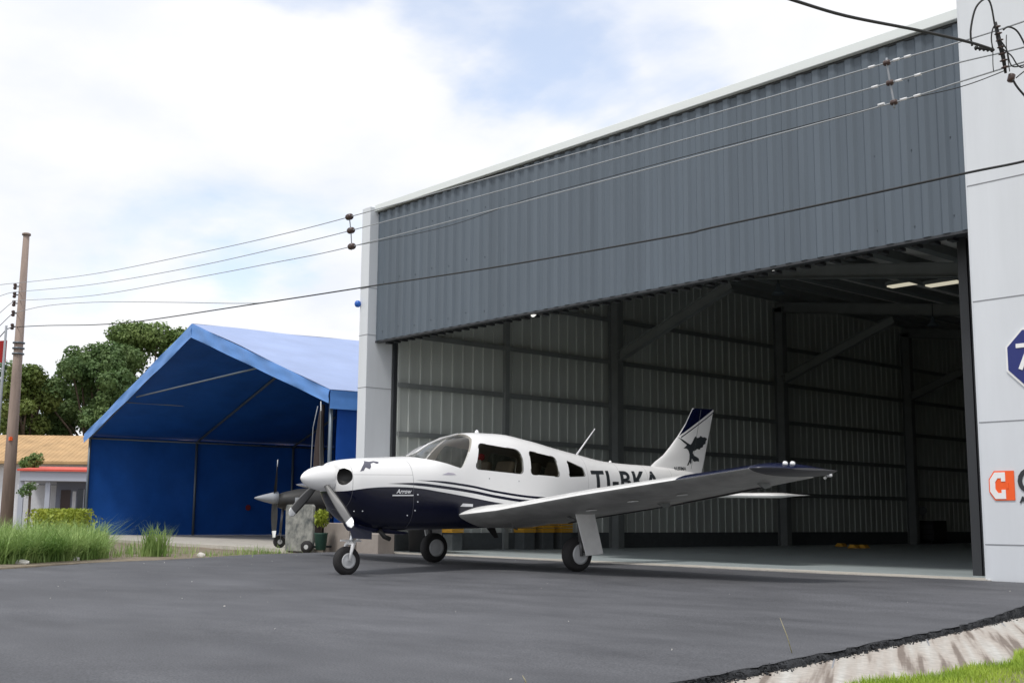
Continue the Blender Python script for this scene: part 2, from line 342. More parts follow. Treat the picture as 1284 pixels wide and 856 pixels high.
pb_ = MB(); rp0 = random.Random(9)
for i in range(60):
    y = rp0.uniform(3.5, 12.8); x = rp0.uniform(interp(ledge, y)+.1, interp(redge, y)-.05); r = rp0.uniform(.003,.008); z = gz(x, y)+r*.4
    pv = [Vector((rp0.uniform(-1,1),rp0.uniform(-1,1),rp0.uniform(-.7,.7))).normalized()*r*rp0.uniform(.7,1.3) for _ in range(3)]
    c = Vector((x,y,z)); pb_.add([c+pv[0], c+pv[1], c+pv[2], c-pv[0], c-pv[1], c-pv[2]], [(0,1,2),(3,4,5),(0,1,5),(1,2,3),(2,0,4),(0,5,4),(1,3,5),(2,4,3)])
o = obj('loose_grit', pb_, M['stone'], fix=False); tag(o, 'pale loose grit and pebbles scattered on the dark asphalt', 'grit', kind='stuff')

# concrete gutter strip (structure): gently dished, cast in bays
gt = MB(); 
for j in range(80):
    y0 = -2 + 15.1*j/80; y1 = -2 + 15.1*(j+1)/80
    row = []
    for y in (y0, y1):
        xe = interp(redge, y)
        row.append([(xe-.25,y,-.04), (xe+.0,y,-.036), (xe+.2,y,-.044), (xe+.4,y,-.058), (xe+.65,y,-.08), (xe+.9,y,-.10), (xe+1.0,y,-.12), (xe+1.0,y,-.3)])
    n = len(row[0]); gt.add(row[0]+row[1], [(i, i+1, n+i+1, n+i) for i in range(n-1)], 0, False)
struct('concrete_gutter', gt, M['gutter'], fix=False)
for y in (4.4, 5.75, 7.2, 8.9, 10.9):
    xe = interp(redge, y); dx, dy = .53, -.848; jt = MB()
    pts = [(xe+.03+dx*t, y+dy*t, -.0365-.032*(dx*t)-.06*(dx*t)**2) for t in (0,.3,.6,.9,1.3)]
    for p, q in zip(pts, pts[1:]): jt.bar(p, q, .008, .006)
    struct('gutter_joint', jt, M['seam'])

def blades(mb, pts, h, w, rnd, lean=.5, seg=3, wild=.35):
    for (x, y, z) in pts:
        hh = h * rnd.uniform(.45, 1.15); an = rnd.uniform(0, 2*math.pi); dx, dy = math.cos(an), math.sin(an)
        px, py = -dy, dx; ww = w * rnd.uniform(.6, 1.3); ln = lean * rnd.uniform(.1, 1) * hh; o = []
        for k in range(seg+1):
            t = k/seg; bx = x + dx*ln*t*t; by = y + dy*ln*t*t; bz = z + hh*(t - wild*t*t*rnd.uniform(.2,1)*.5)
            q = ww*(1-t)**.7*.5
            o += [(bx-px*q, by-py*q, bz), (bx+px*q, by+py*q, bz)]
        mb.add(o, [(2*k, 2*k+1, 2*k+3, 2*k+2) for k in range(seg)])

lw = MB(); gr = MB()
def verge_edge(y): return interp(redge, y) + .66 + .085*(y-5) + .07*math.sin(y*2.3) + .04*math.sin(y*7.1)
vg = MB(); rows2 = []
for j in range(61):
    y = -3 + 16*j/60; rows2.append([(verge_edge(y)+.05, y, -.045), (verge_edge(y)+.5, y, -.03), (4, y, -.02)])
for j in range(60): 
    vg.add(rows2[j]+rows2[j+1], [(0,1,4,3),(1,2,5,4)])
struct('lawn_soil', vg, M['dirt'])
rg = random.Random(11); pts = []
while len(pts) < 42000:
    y = rg.uniform(3.2, 9.5); x = verge_edge(y) + abs(rg.gauss(0, 1.0)) * rg.choice((1,1,.25)) - .05
    if x < -1.0: pts.append((x, y, -.06))
blades(lw, pts, .062, .006, rg, .9, 2)
o = obj('lawn_grass', lw, M['lawn'], fix=False); tag(o, 'bright green short grass growing beside the concrete gutter', 'grass', kind='stuff')

# dirt verge on the left, between asphalt and tent slab
dv = MB(); rd = random.Random(5)
nj, ni = 60, 60; vs = []
for j in range(nj+1):
    y = -3 + 43*j/nj
    xr = interp(ledge, y) - .02 if y < YT else -19.86
    for i in range(ni+1):
        t = i/ni; x = xr - (60*t**2.2); z = .0 + .02*t + .025*rd.random() - (.03 if i == 0 else 0)
        vs.append((x, y, z))
dv.add(vs, [(j*(ni+1)+i+1, j*(ni+1)+i, (j+1)*(ni+1)+i, (j+1)*(ni+1)+i+1) for j in range(nj) for i in range(ni)], 0, True)
struct('dirt_verge', dv, M['dirt'], fix=False)

# weeds
wd = MB(); rw = random.Random(21); pts = []
for i in range(24000):
    u = rw.uniform(-60, 132); 
    v = 700 + (1 - min(1,max(0,(u)/135)))*7 - rw.random()**1.2*17
    p = on_z(u, v, .02)
    if u > 95 and rw.random() < (u-95)/50: continue
    pts.append((p.x, p.y, .0))
cl = [(p[0]+rw.gauss(0,.05), p[1]+rw.gauss(0,.05), 0) for p in pts]
blades(wd, cl[:17000], .50, .022, rw, 1.3, 4, .9)
blades(wd, cl[17000:], .76, .017, rw, 1.2, 4, .9)
o = obj('tall_weeds', wd, M['weed'], fix=False); tag(o, 'broad patch of tall feathery green weeds at the left edge of the asphalt', 'weeds', kind='stuff')
def clump(u, v, h, n, spread, label, seed, wbl=.016):
    p = on_z(u, v, .02); r = random.Random(seed); mb = MB()
    blades(mb, [(p.x+r.gauss(0,spread), p.y+r.gauss(0,spread), .01) for _ in range(n)], h, wbl, r, .75, 4, .6)
    o = obj('grass_clump', mb, M['weed'], fix=False); base(o, (p.x, p.y, .0)); tag(o, label, 'grass clump')
clump(194, 697, .64, 230, .10, 'spiky tuft of wild grass standing alone before the blue tent', 31, .020)
sg = MB(); rsg = random.Random(77)
for (u, v, hh, n, spd) in ((168,694,.36,80,.16),(222,694,.28,70,.2),(322,695,.22,150,.32),(276,696,.12,70,.25),(150,697,.3,60,.25),(345,694,.12,50,.3),(240,698,.10,50,.4)):
    p = on_z(u, v, .02); blades(sg, [(p.x+rsg.gauss(0,spd), p.y+rsg.gauss(0,spd), .01) for _ in range(n)], hh, .014, rsg, .75, 4, .6)
o = obj('sparse_grass', sg, M['weed'], fix=False); tag(o, 'sparse low grass scattered over the dirt strip before the tent slab', 'grass', kind='stuff')
for (u0, v0, u1, v1, lb_) in ((993,818,978,774,'single pale dry grass stalk standing up at the asphalt edge'),(660,858,655,846,'tiny pale stalk tip poking up at the bottom frame edge')):
    p = on_z(u0, v0, 0.0); d_ = (p-CAMP).dot(RW @ Vector((0,0,1))); q = at_depth(u1, v1, d_)
    mb = MB(); mb.tube([p, p.lerp(q,.5)+Vector((.006,0,0)), q], [.003,.0025,.001], 5); o = obj('grass_stalk', mb, M['stalk']); base(o, p); tag(o, lb_, 'grass stalk')

# stones at the asphalt edge
def rock(u, v, s, label, seed):
    p = on_z(u, v, .02); bm = bmesh.new(); bmesh.ops.create_icosphere(bm, subdivisions=2, radius=1); r = random.Random(seed)
    for w in bm.verts: w.co = Vector((w.co.x*s[0], w.co.y*s[1], max(w.co.z,-.4)*s[2])) * r.uniform(.85,1.12)
    me = bpy.data.meshes.new('stone'); bm.to_mesh(me); bm.free(); me.materials.append(M['stone'])
    o = bpy.data.objects.new('stone', me); C.objects.link(o); o.location = (p.x, p.y, .03); o.rotation_euler = (0,0,.6)
    tag(o, label, 'stone', 'pale stones at the left edge of the asphalt')
rock(25, 706, (.16,.09,.05), 'flat white stone at the foot of the weeds near the left frame edge', 1)
rock(90, 702, (.14,.08,.06), 'whitish lump of stone at the foot of the weeds, the right one of two', 2)
rock(252, 697, (.08,.05,.06), 'small dark-shadowed stone on the dirt under the tent slab', 3)

# ------------------------------------------------------------------ hangar
XL, XR = -19.55, -6.80      # opening between pillars
YF = 13.15                  # pillar front
YS = 13.36                  # siding plane
HZ0, HZ1 = 4.23, 6.86       # siding bottom/top
FZ = .065
hf = MB(); hf.box((-19.55, YT+.02, -.2), (-6.75, 13.62, FZ)); struct('threshold_slab', hf, M['concrete'])
hf = MB(); hf.box((-19.55, 13.622, -.2), (-6.75, 40, FZ+.003)); struct('hangar_floor', hf, M['hfloor'])

H = thing('hangar', 'large dark grey ribbed metal hangar with open front and white corner pillars', 'hangar', (-13, YF, 0))
def ribbed(x0, x1, z0, z1, y, pitch, depth, sgn=-1, rib=.3, axis='x', mi=0, sl=.05):
    """trapezoid rib sheet; axis x: sheet runs along x facing sgn*y ; axis y: runs along y at x=y facing sgn*x. z1 may be a function"""
    mb = MB(); n = int(round(abs(x1-x0)/pitch)); pr = []
    for i in range(n):
        b = x0 + (x1-x0)*i/n; p = (x1-x0)/n
        pr += [(b, 0), (b+p*(.5-rib/2-sl), 0), (b+p*(.5-rib/2), 1), (b+p*(.5+rib/2), 1), (b+p*(.5+rib/2+sl), 0)]
    pr.append((x1, 0)); vs = []
    for t, d in pr:
        yy = y + sgn*depth*d; zt = z1(t) if callable(z1) else z1
        for z in (z0, zt): vs.append((t, yy, z) if axis == 'x' else (yy, t, z))
    mb.add(vs, [(2*i, 2*i+2, 2*i+3, 2*i+1) for i in range(len(pr)-1)], mi)
    return mb
sd = ribbed(XL, XR, HZ0, HZ1, YS, .262, .034, -1, .32, sl=.15)
sd.box((XL, YS+.003, HZ0+.004), (XR, YS+.06, HZ1))
obj('siding', sd, M['siding'], H, fix=False)
st = MB(); st.box((XL+.005, YS-.02, HZ0-.035), (XR-.005, YS+.10, HZ0-.002)); obj('bottom_trim', st, M['darksteel'], H)
for z in (4.42, 5.42, 6.35):
    for i in range(0, 48, 2):
        x = XL + (i+.5+.16)*(XR-XL)/48 + .06
        zz = z + (.02 if i % 4 else -.02)
        scr = MB(); scr.box((x-.006, YS-.010, zz-.009), (x+.006, YS-.001, zz+.009)); obj('screw_head', scr, M['screw'], H)
cp = MB(); cp.box((XL-.02, YS-.10, HZ1+.035), (XR+.0, YS+.34, HZ1+.17)); obj('coping', cp, M['coping'], H, bevel=.01)
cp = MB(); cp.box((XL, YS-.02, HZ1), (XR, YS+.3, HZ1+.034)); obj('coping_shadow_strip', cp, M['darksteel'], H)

# left pillar
pl = MB(); pl.box((-19.84, YF, 0), (XL, YF+.62, 6.98)); lp = obj('pillar', pl, M['panel'], H, bevel=.008)
lp['label'] = 'slim white pillar at the left end of the facade'
for z in (.46, 1.86, 3.28, 4.34, 5.30):
    sm = MB(); sm.box((-19.843, YF-.004, z), (XL+.003, YF+.623, z+.011)); obj('panel_seam', sm, M['seam'], lp)
# right pillar
pr_ = MB(); pr_.box((XR, YF, 0), (-4.2, YF+1.0, 9.2)); rp = obj('pillar', pr_, M['panel'], H, bevel=.008)
rp['label'] = 'broad white panelled pillar at the right end of the facade'
for z in (.46, 1.86, 3.29, 4.70, 7.3):
    sm = MB(); sm.box((XR-.003, YF-.004, z), (-4.2, YF+.3, z+.012)); obj('panel_seam', sm, M['seam'], rp)
ed = MB(); ed.box((XR-.035, YF+.03, 0.07), (XR-.004, YF+.9, 9.15)); obj('edge_trim', ed, M['panel'], rp)

# jamb steel, door track
jb = MB(); jb.box((-7.12, 13.75, FZ+.003), (-6.99, 14.05, 5.0)); jb.box((-7.42, 14.0, FZ+.003), (-7.30, 14.14, 5.0)); jb.box((-7.29,14.02,FZ+.003),(-7.13,14.06,5.0))
obj('door_jamb', jb, M['darksteel'], H)
jb = MB(); jb.box((-19.547, 13.775, FZ+.003), (-19.48, 13.86, 6.4)); obj('door_jamb', jb, M['darksteel'], H)
tr = MB(); tr.box((XL+.02, 13.55, 4.23), (-6.85, 13.66, 4.33)); 
for i in range(52):
    x = XL+.1 + i*.243; tr.box((x, 13.53, 4.185), (x+.08, 13.68, 4.225))
obj('door_track', tr, M['darksteel'], H)

XW = -19.45; YB = 46.0; XE = -6.75
def rz(x): return 6.685 - .142*(x - XW)          # roof underside, falling to the right
lwall = ribbed(13.78, YB, .40, lambda y: 6.75, XW-.05, .28, .022, 1, .22, 'y')
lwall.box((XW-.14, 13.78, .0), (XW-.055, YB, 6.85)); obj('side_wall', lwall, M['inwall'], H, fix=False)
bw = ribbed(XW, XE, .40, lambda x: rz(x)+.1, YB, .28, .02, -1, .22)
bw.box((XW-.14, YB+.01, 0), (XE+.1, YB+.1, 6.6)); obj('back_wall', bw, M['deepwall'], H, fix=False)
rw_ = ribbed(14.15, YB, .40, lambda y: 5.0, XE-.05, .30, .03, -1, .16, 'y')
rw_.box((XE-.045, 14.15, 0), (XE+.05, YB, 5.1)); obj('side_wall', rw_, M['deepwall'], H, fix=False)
kb = MB(); kb.box((XW-.05, 13.87, FZ+.004), (XW+.03, YB, .42)); kb.box((XW+.03, YB-.1, FZ+.004), (XE-.1, YB, .42)); kb.box((XE-.13, 14.15, FZ+.004), (XE-.05, YB, .42))
obj('base_wall', kb, M['kerbdark'], H)
# outer roof + soffit
rf = MB(); x0, x1 = XW-.14, XE+.3; y0, y1 = YS+.07, YB+.2
rf.add([(x0,y0,rz(x0)+.16),(x1,y0,rz(x1)+.16),(x1,y1,rz(x1)+.16),(x0,y1,rz(x0)+.16),(x0,y0,rz(x0)+.22),(x1,y0,rz(x1)+.22),(x1,y1,rz(x1)+.22),(x0,y1,rz(x0)+.22)],
       [(0,3,2,1),(4,5,6,7),(0,1,5,4),(1,2,6,5),(2,3,7,6),(3,0,4,7)])
obj('roof', rf, M['roofsheet'], H)
# close the gap beside the left pillar and over the jambs
gp = MB(); gp.box((-19.8, 13.78, 0), (XW-.142, 13.95, 6.75)); obj('closing_panel', gp, M['inwall'], H)
gp = MB(); gp.box((XE+.11, 14.152, 0), (-6.4, 14.4, 5.3)); obj('closing_panel', gp, M['inwall'], H)
gp = MB(); gp.box((-19.54, 13.425, 6.55), (-6.81, 13.43, 6.85)); obj('closing_flashing', gp, M['darksteel'], H)
# purlins run into the hangar
for i in range(10):
    x = XW + .45 + i*1.22
    p = MB(); p.box((x-.10, 13.5, rz(x)-.02), (x+.10, YB-.05, rz(x)+.14))
    obj('purlin', p, M['steel'], H)
def ibeam(mb, p, q, w, h, up):
    p, q = Vector(p), Vector(q); d = (q-p).normalized(); sx = d.cross(Vector(up)).normalized(); sz = sx.cross(d).normalized()
    mb.bar(p, q, .012, h, up); mb.bar(p+sz*(h/2-.007), q+sz*(h/2-.007), w, .014, up); mb.bar(p-sz*(h/2-.007), q-sz*(h/2-.007), w, .014, up)
for yf in (20.0, 26.45, 32.9, 39.4):
    c = MB(); ibeam(c, (XW+.19, yf, FZ), (XW+.19, yf, 6.5), .20, .30, (1,0,0)); obj('column', c, M['steel'], H)
    c = MB(); ibeam(c, (XE-.27, yf, FZ), (XE-.27, yf, rz(XE-.3)-.3), .20, .30, (1,0,0)); obj('column', c, M['steel'], H)
    c = MB(); ibeam(c, (XW+.05, yf, rz(XW+.05)-.16), (XE-.1, yf, rz(XE-.1)-.16), .18, .28, (0,0,1)); obj('rafter', c, M['framesteel'], H)
    c = MB(); ibeam(c, (XW+.25, yf, 4.50), (XW+3.65, yf, rz(XW+3.65)-.42), .16, .22, (0,0,1)); obj('knee_brace', c, M['framesteel'], H)
c = MB(); c.box((XW, 16.65, FZ), (XW+.10, 16.77, 6.6)); obj('wall_post', c, M['steel'], H)
for z in (1.42, 2.39, 3.38, 4.41, 5.42):
    c = MB(); c.box((XW-.015, 13.87, z-.035), (XW+.06, YB-.1, z+.045)); c.box((XW+.045, 13.87, z-.06), (XW+.06, YB-.1, z-.035)); obj('girt', c, M['steel'], H)
for z in (2.0, 3.5, 4.8):
    c = MB(); c.box((XW+.1, YB-.11, z-.05), (XE-.15, YB-.035, z+.05)); obj('girt', c, M['steel'], H)

# signs on right pillar
def wall_text(txt, size, x, z, y, m, name, parent, bold=0, width=None, depth=.008):
    me = text_mesh(txt, size, bold)
    if width:
        xs = [v.co.x for v in me.vertices]; k = width/(max(xs)-min(xs))
        for v in me.vertices: v.co.x *= k
    xm = min(v.co.x for v in me.vertices); zm = min(v.co.y for v in me.vertices)
    inv = root_of(parent).matrix_basis.inverted()
    bm = bmesh.new(); bm.from_mesh(me)
    for v in bm.verts: v.co = inv @ Vector((x + v.co.x - xm, y, z + v.co.y - zm))
    r = bmesh.ops.extrude_face_region(bm, geom=bm.faces[:]); 
    for e in r['geom']:
        if isinstance(e, bmesh.types.BMVert): e.co.y += depth
    for f in bm.faces: f.smooth = False
    bm.to_mesh(me); bm.free(); me.materials.clear(); me.materials.append(m)
    return obj(name, me, m, parent, local=True)
SG = thing('number_sign', 'dark blue octagonal plate with white rim and numeral 7 on the right pillar', 'sign', (-6.09, YF-.02, 2.575))
def octa(cx, cz, r, y, d):
    k = math.tan(math.pi/8); P = [(1,k),(k,1),(-k,1),(-1,k),(-1,-k),(-k,-1),(k,-1),(1,-k)]
    return [Vector((cx+a*r, y, cz+b*r)) for a, b in P]
p = MB(); p.prism(octa(-6.09, 2.575, .34, YF-.006, 0), (0,-.012,0)); obj('rim_plate', p, M['white'], SG)
p = MB(); p.prism(octa(-6.09, 2.575, .315, YF-.0185, 0), (0,-.006,0)); obj('plate', p, M['blueplate'], SG)
wall_text('7', .43, -6.30, 2.43, YF-.0335, M['white'], 'numeral', SG, .004, None, .008)
SG = thing('company_sign', 'orange and white block emblem with dark capitals mounted low on the right pillar', 'sign', (-6.5, YF-.01, .98))
def zp(P, y, d): return [Vector((x, y, z)) for x, z in P], (0, -d, 0)
x0, z0, w, h_ = -6.715, .965, .30, .335
def em(P): return [(x0+a*w, z0+b*h_) for a, b in P]
out = [(0,.28),(.22,0),(1,0),(1,1),(.22,1),(0,.72)]
p = MB(); p.prism(*zp(em(out), YF-.004, .008)); obj('emblem_back', p, M['orange'], SG)
cc = [(.05,.30),(.25,.05),(.66,.05),(.66,.36),(.50,.36),(.50,.25),(.36,.25),(.26,.38),(.26,.62),(.36,.75),(.50,.75),(.50,.64),(.66,.64),(.66,.95),(.25,.95),(.05,.70)]
p = MB(); p.prism(*zp(em(cc), YF-.0125, .006)); obj('emblem_letter', p, M['white'], SG)
p = MB(); p.prism(*zp(em([(.70,.40),(.78,.40),(.78,.60),(.70,.60)]), YF-.0126, .0058)); obj('emblem_bar', p, M['orange'], SG)
wall_text('C', .41, -6.375, 1.035, YF-.013, M['charcoal'], 'capital', SG, .004, None, .008)
wall_text('A', .10, -6.365, .935, YF-.013, M['charcoal'], 'small_capital', SG, .003, None, .008)
wall_text('I', .10, -6.275, .935, YF-.013, M['charcoal'], 'small_capital', SG, .003, None, .008)

# blue lamp ball on left pillar side
lb = thing('pillar_lamp', 'small round blue lamp cap fixed high on the left white pillar', 'lamp', (-19.86, YF+.02, 5.0))
p = MB(); p.lathe([(-.07,.0),(-.065,.03),(-.045,.055),(0,.07),(.045,.055),(.065,.03),(.07,0)], (-19.86, YF-.04, 5.0), (0,0,1), 16); obj('lamp_cap', p, M['bluecap'], lb)
p = MB(); p.bar((-19.82, YF+.0, 5.0), (-19.86, YF-.04, 5.0), .02, .02); obj('bracket', p, M['darksteel'], lb)

# lamps
def spot(x, y, z, label):
    t = thing('header_spotlight', label, 'lamp', (x, y, z), 0, 'small spotlights under the hangar header')
    p = MB(); p.lathe([(0,.03),(.05,.045),(.07,.045)], (x, y, z), (.1,-1,-.3), 14); obj('lens', p, M['lampwhite'], t)
    p = MB(); p.bar((x, y+.02, z+.02), (x, y+.06, z+.10), .03, .03); obj('bracket', p, M['darksteel'], t)
q = on_y(972, 333, 13.5); spot(q.x, 13.50, q.z-.02, 'tiny white spotlight under the header edge, above the aircraft tail')
q = on_y(671, 392, 13.5); spot(q.x, 13.50, q.z-.02, 'tiny white spotlight under the header edge, near the left pillar')
def pendant(u, v, y, s, label):
    q = on_y(u, v, y); t = thing('pendant_lamp', label, 'lamp', (q.x, y, q.z), 0, 'bell lamps hanging in the hangar')
    p = MB(); p.lathe([(0,.20*s),(.02,.205*s),(.12*s,.12*s),(.18*s,.07*s),(.34*s,.06*s)], (q.x, y, q.z), (0,0,1), 18); obj('lamp_shade', p, M['galv'], t)
    p = MB(); p.tube([(q.x, y, q.z+.3*s), (q.x, y, rz(q.x)-.02)], .012, 6); obj('drop_rod', p, M['darksteel'], t)
pendant(976, 369, 20.6, .7, 'grey bell lamp hanging above the aircraft tail, the nearer one')
pendant(1170, 409, 26.0, .7, 'grey bell lamp hanging deep in the dark by the right jamb')
def skylight_glow(u0, u1, v, y, label):  # glowing panels and housings added in place of roof skylights
    a_, b_ = on_y(u0, v, y), on_y(u1, v, y); t = thing('skylight_standin', label, 'lamp', ((a_.x+b_.x)/2, y, a_.z), 0, 'glowing panels standing in for skylights in the hangar roof')
    z = a_.z
    p = MB(); p.box((a_.x, y, z-.05), (b_.x, y+.22, z-.02)); obj('glow_panel', p, M['skylightglow'], t)
    p = MB(); p.box((a_.x-.04, y-.02, z-.018), (b_.x+.04, y+.25, z+.06)); p.box(((a_.x+b_.x)/2-.02, y+.1, z+.061), ((a_.x+b_.x)/2+.02, y+.14, rz(a_.x)-.05)); obj('housing', p, M['steel'], t)
skylight_glow(1112, 1148, 357, 22.6, 'left one of two glowing skylight stand-ins below the purlins, right of the rafter')
skylight_glow(1160, 1200, 356, 22.6, 'right one of two glowing skylight stand-ins, next to the right jamb')

# things inside the hangar
for i, (y, w, lab) in enumerate(((15.0,.30,'yellow crate on the base wall just behind the aircraft nose leg'),(16.95,.34,'yellow crate on the base wall seen under the cabin, leftmost of three'),(17.5,.34,'yellow crate on the base wall seen under the cabin, middle of three'),(18.05,.34,'yellow crate on the base wall seen under the cabin, rightmost of three'))):
    t = thing('yellow_crate', lab, 'crate', (XW+.12, y, FZ), 0, 'yellow crates along the left hangar wall')
    p = MB(); a0 = (XW+.06, y, .43); p.box(a0, (XW+.40, y+w, .46))
    for zz in (.47,.53,.59): p.box((XW+.06, y, zz), (XW+.40, y+w, zz+.045))
    obj('slatted_body', p, M['yellow'], t)
    p = MB(); p.box((XW+.04, y-.02, .66), (XW+.42, y+w+.02, .69)); obj('rim', p, M['yellow'], t)
    p = MB(); p.box((XW+.07, y+.02, FZ+.004), (XW+.38, y+w-.02, .429)); obj('stand', p, M['kerbdark'], t)
t = thing('waste_bin', 'black drum bin standing inside the door behind the aircraft nose leg', 'bin', (-18.72, 13.95, FZ))
p = MB(); p.lathe([(0,.20),(.02,.22),(.5,.24),(.52,.25),(.55,.25)], (-18.72,13.95,FZ+.004), (0,0,1), 22); obj('drum', p, M['crate'], t)
p = MB(); p.lathe([(0,.255),(.03,.26),(.07,.18),(.08,.05)], (-18.72,13.95,FZ+.555), (0,0,1), 22); obj('lid', p, M['crate'], t)
def cart(u0, u1, vt, y, label):
    a_, b_ = on_y(u0, vt, y), on_y(u1, vt, y); z = a_.z; d = .8
    t = thing('tool_cabinet', label, 'cabinet', ((a_.x+b_.x)/2, y, FZ), 0, 'dark equipment at the back of the hangar')
    p = MB(); p.box((a_.x, y, .16), (b_.x, y+d, z)); obj('cabinet_body', p, M['crate'], t, bevel=.02)
    for k in range(3):
        p = MB(); zz = .22+(z-.3)*k/3; p.box((a_.x+.04, y-.015, zz), (b_.x-.04, y-.002, zz+(z-.3)/3-.03)); obj('drawer', p, M['darksteel'], t)
    for sx in (a_.x+.1, b_.x-.1):
        for sy in (y+.1, y+d-.1):
            p = MB(); p.lathe([(-.03,.04),(-.02,.05),(.02,.05),(.03,.04)], (sx, sy, FZ+.055), (1,0,0), 12); obj('caster', p, M['black'], t)
cart(1070, 1113, 632, 33.5, 'tall black cabinet in the dark back of the hangar, left of the low one')
cart(1118, 1170, 652, 33.5, 'low black cabinet in the dark back of the hangar, right of the tall one')
t = thing('desk_fan', 'small pale fan on the low black cabinet in the dark hangar', 'fan', on_y(1157, 652, 33.7))
q = on_y(1157, 650, 33.7)
p = MB(); p.tube([q, q+Vector((0,0,.18))], .02, 6); p.lathe([(-.03,.10),(-.02,.13),(.02,.13),(.03,.10)], q+Vector((0,0,.25)), (.3,-1,0), 16); obj('fan_head', p, M['polegrey'], t)
for k, (u, v, lab) in enumerate(((1052,685,'single yellow wheel chock lying apart on the hangar floor, leftmost'),(1068,687,'yellow wheel chock of the close pair, left one'),(1080,687,'yellow wheel chock of the close pair, right one'))):
    q = on_z(u, v, FZ)
    mb = MB(); mb.prism([Vector((q.x-.13,q.y,FZ+.004)), Vector((q.x+.13,q.y,FZ+.004)), Vector((q.x+.06,q.y,FZ+.09)), Vector((q.x-.06,q.y,FZ+.09))], (0,.2,0))
    o = obj('wheel_chock', mb, M['yellow'], bevel=.008); base(o, (q.x,q.y,FZ)); tag(o, lab, 'wheel chock', 'yellow wheel chocks on the hangar floor')

# plinth blocks by the left pillar
def block(u0, u1, v0, y, d, label, m, group=None, zb=0):
    a_, b_ = on_y(u0, v0, y), on_y(u1, v0, y)
    mb = MB(); mb.box((a_.x, y, zb), (b_.x, y+d, a_.z)); o = obj('plinth_block', mb, m, bevel=.015); base(o, ((a_.x+b_.x)/2, y, 0)); tag(o, label, 'block', group)
block(406, 438, 655, 12.75, .5, 'pale brown concrete block behind the aircraft nose wheel, the taller left one', M['plinth'], 'concrete blocks at the foot of the left pillar')
block(447, 474, 668, 12.72, .38, 'low grey-brown concrete block at the foot of the left white pillar', M['plinth'], 'concrete blocks at the foot of the left pillar')

# ------------------------------------------------------------------ blue tent
A_ = Vector((-21.2, 13.4, .05)); L_ = 17.17; ud = Vector((-.99565, .09316, 0)); vd = Vector((.09316, .99565, 0))
TM = Matrix(((ud.x, vd.x, 0, A_.x), (ud.y, vd.y, 0, A_.y), (0, 0, 1, 0), (0, 0, 0, 1)))
def tp(u, v, z): return A_ + ud*u + vd*v + Vector((0,0,z-.05))
T = thing('blue_tent', 'big blue tarpaulin shelter with gable roof and open front beside the hangar', 'tent', A_)
EZ, AZ, AU, DV = 3.34, 5.80, 8.0, 11.0
# slab
sl = MB(); P = [tp(-.4,-1.05,0), tp(L_+.6,-1.6,0), tp(L_+.6,DV+.6,0), tp(-.4,DV+.6,0)]
sl.prism([Vector((p.x,p.y,-.15)) for p in P], (0,0,.235)); struct('tent_slab', sl, M['concrete'])
def sheet(pts4, th, nrm, nu=24, nv=10, sag=0.0, mi=0, seed=0):
    """subdivided cloth panel between four corners with a little slack, real thickness"""
    r = random.Random(seed); nrm = Vector(nrm).normalized(); mb = MB()
    for side in (0, 1):
        vs = []
        for j in range(nv+1):
            for i in range(nu+1):
                s, t = i/nu, j/nv
                p = pts4[0]*(1-s)*(1-t) + pts4[1]*s*(1-t) + pts4[2]*s*t + pts4[3]*(1-s)*t
                w = sag*math.sin(math.pi*s)*math.sin(math.pi*t) + .018*math.sin(s*37+seed)*math.sin(t*math.pi) + .012*math.sin(s*19+t*11+seed)
                vs.append(p + nrm*(w + side*th))
        fs = [(j*(nu+1)+i, j*(nu+1)+i+1, (j+1)*(nu+1)+i+1, (j+1)*(nu+1)+i) for j in range(nv) for i in range(nu)]
        mb.add(vs, fs if side else [f[::-1] for f in fs], mi, True)
    return mb
up = Vector((0,0,1))
nR = (tp(AU,0,AZ)-tp(-.15,0,EZ)).cross(vd).normalized(); nR = nR if nR.z > 0 else -nR
nL = (tp(AU,0,AZ)-tp(L_+.15,0,EZ)).cross(vd).normalized(); nL = nL if nL.z > 0 else -nL
ov = -.12
for (uu, nn, sd_) in ((-.15, nR, 1), (L_+.15, nL, 2)):
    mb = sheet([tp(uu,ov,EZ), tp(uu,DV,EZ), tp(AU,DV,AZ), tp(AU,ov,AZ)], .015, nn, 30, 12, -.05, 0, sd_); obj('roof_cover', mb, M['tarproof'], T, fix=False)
    mb = sheet([tp(uu,ov+.03,EZ-.03), tp(uu,DV,EZ-.03), tp(AU,DV,AZ-.03), tp(AU,ov+.03,AZ-.03)], -.012, nn, 30, 12, -.06, 0, sd_); obj('roof_lining', mb, M['tarpwall'], T, fix=False)
# gable valance bands
for (uu, sd_) in ((-.17, 1), (L_+.17, 2)):
    drop = .36
    mb = sheet([tp(uu,ov-.01,EZ-drop*.75), tp(AU,ov-.01,AZ-drop), tp(AU,ov-.01,AZ+.015), tp(uu,ov-.01,EZ+.015)], .012, -vd, 60, 4, 0, 0, sd_); obj('gable_valance', mb, M['tarpband'], T, fix=False)
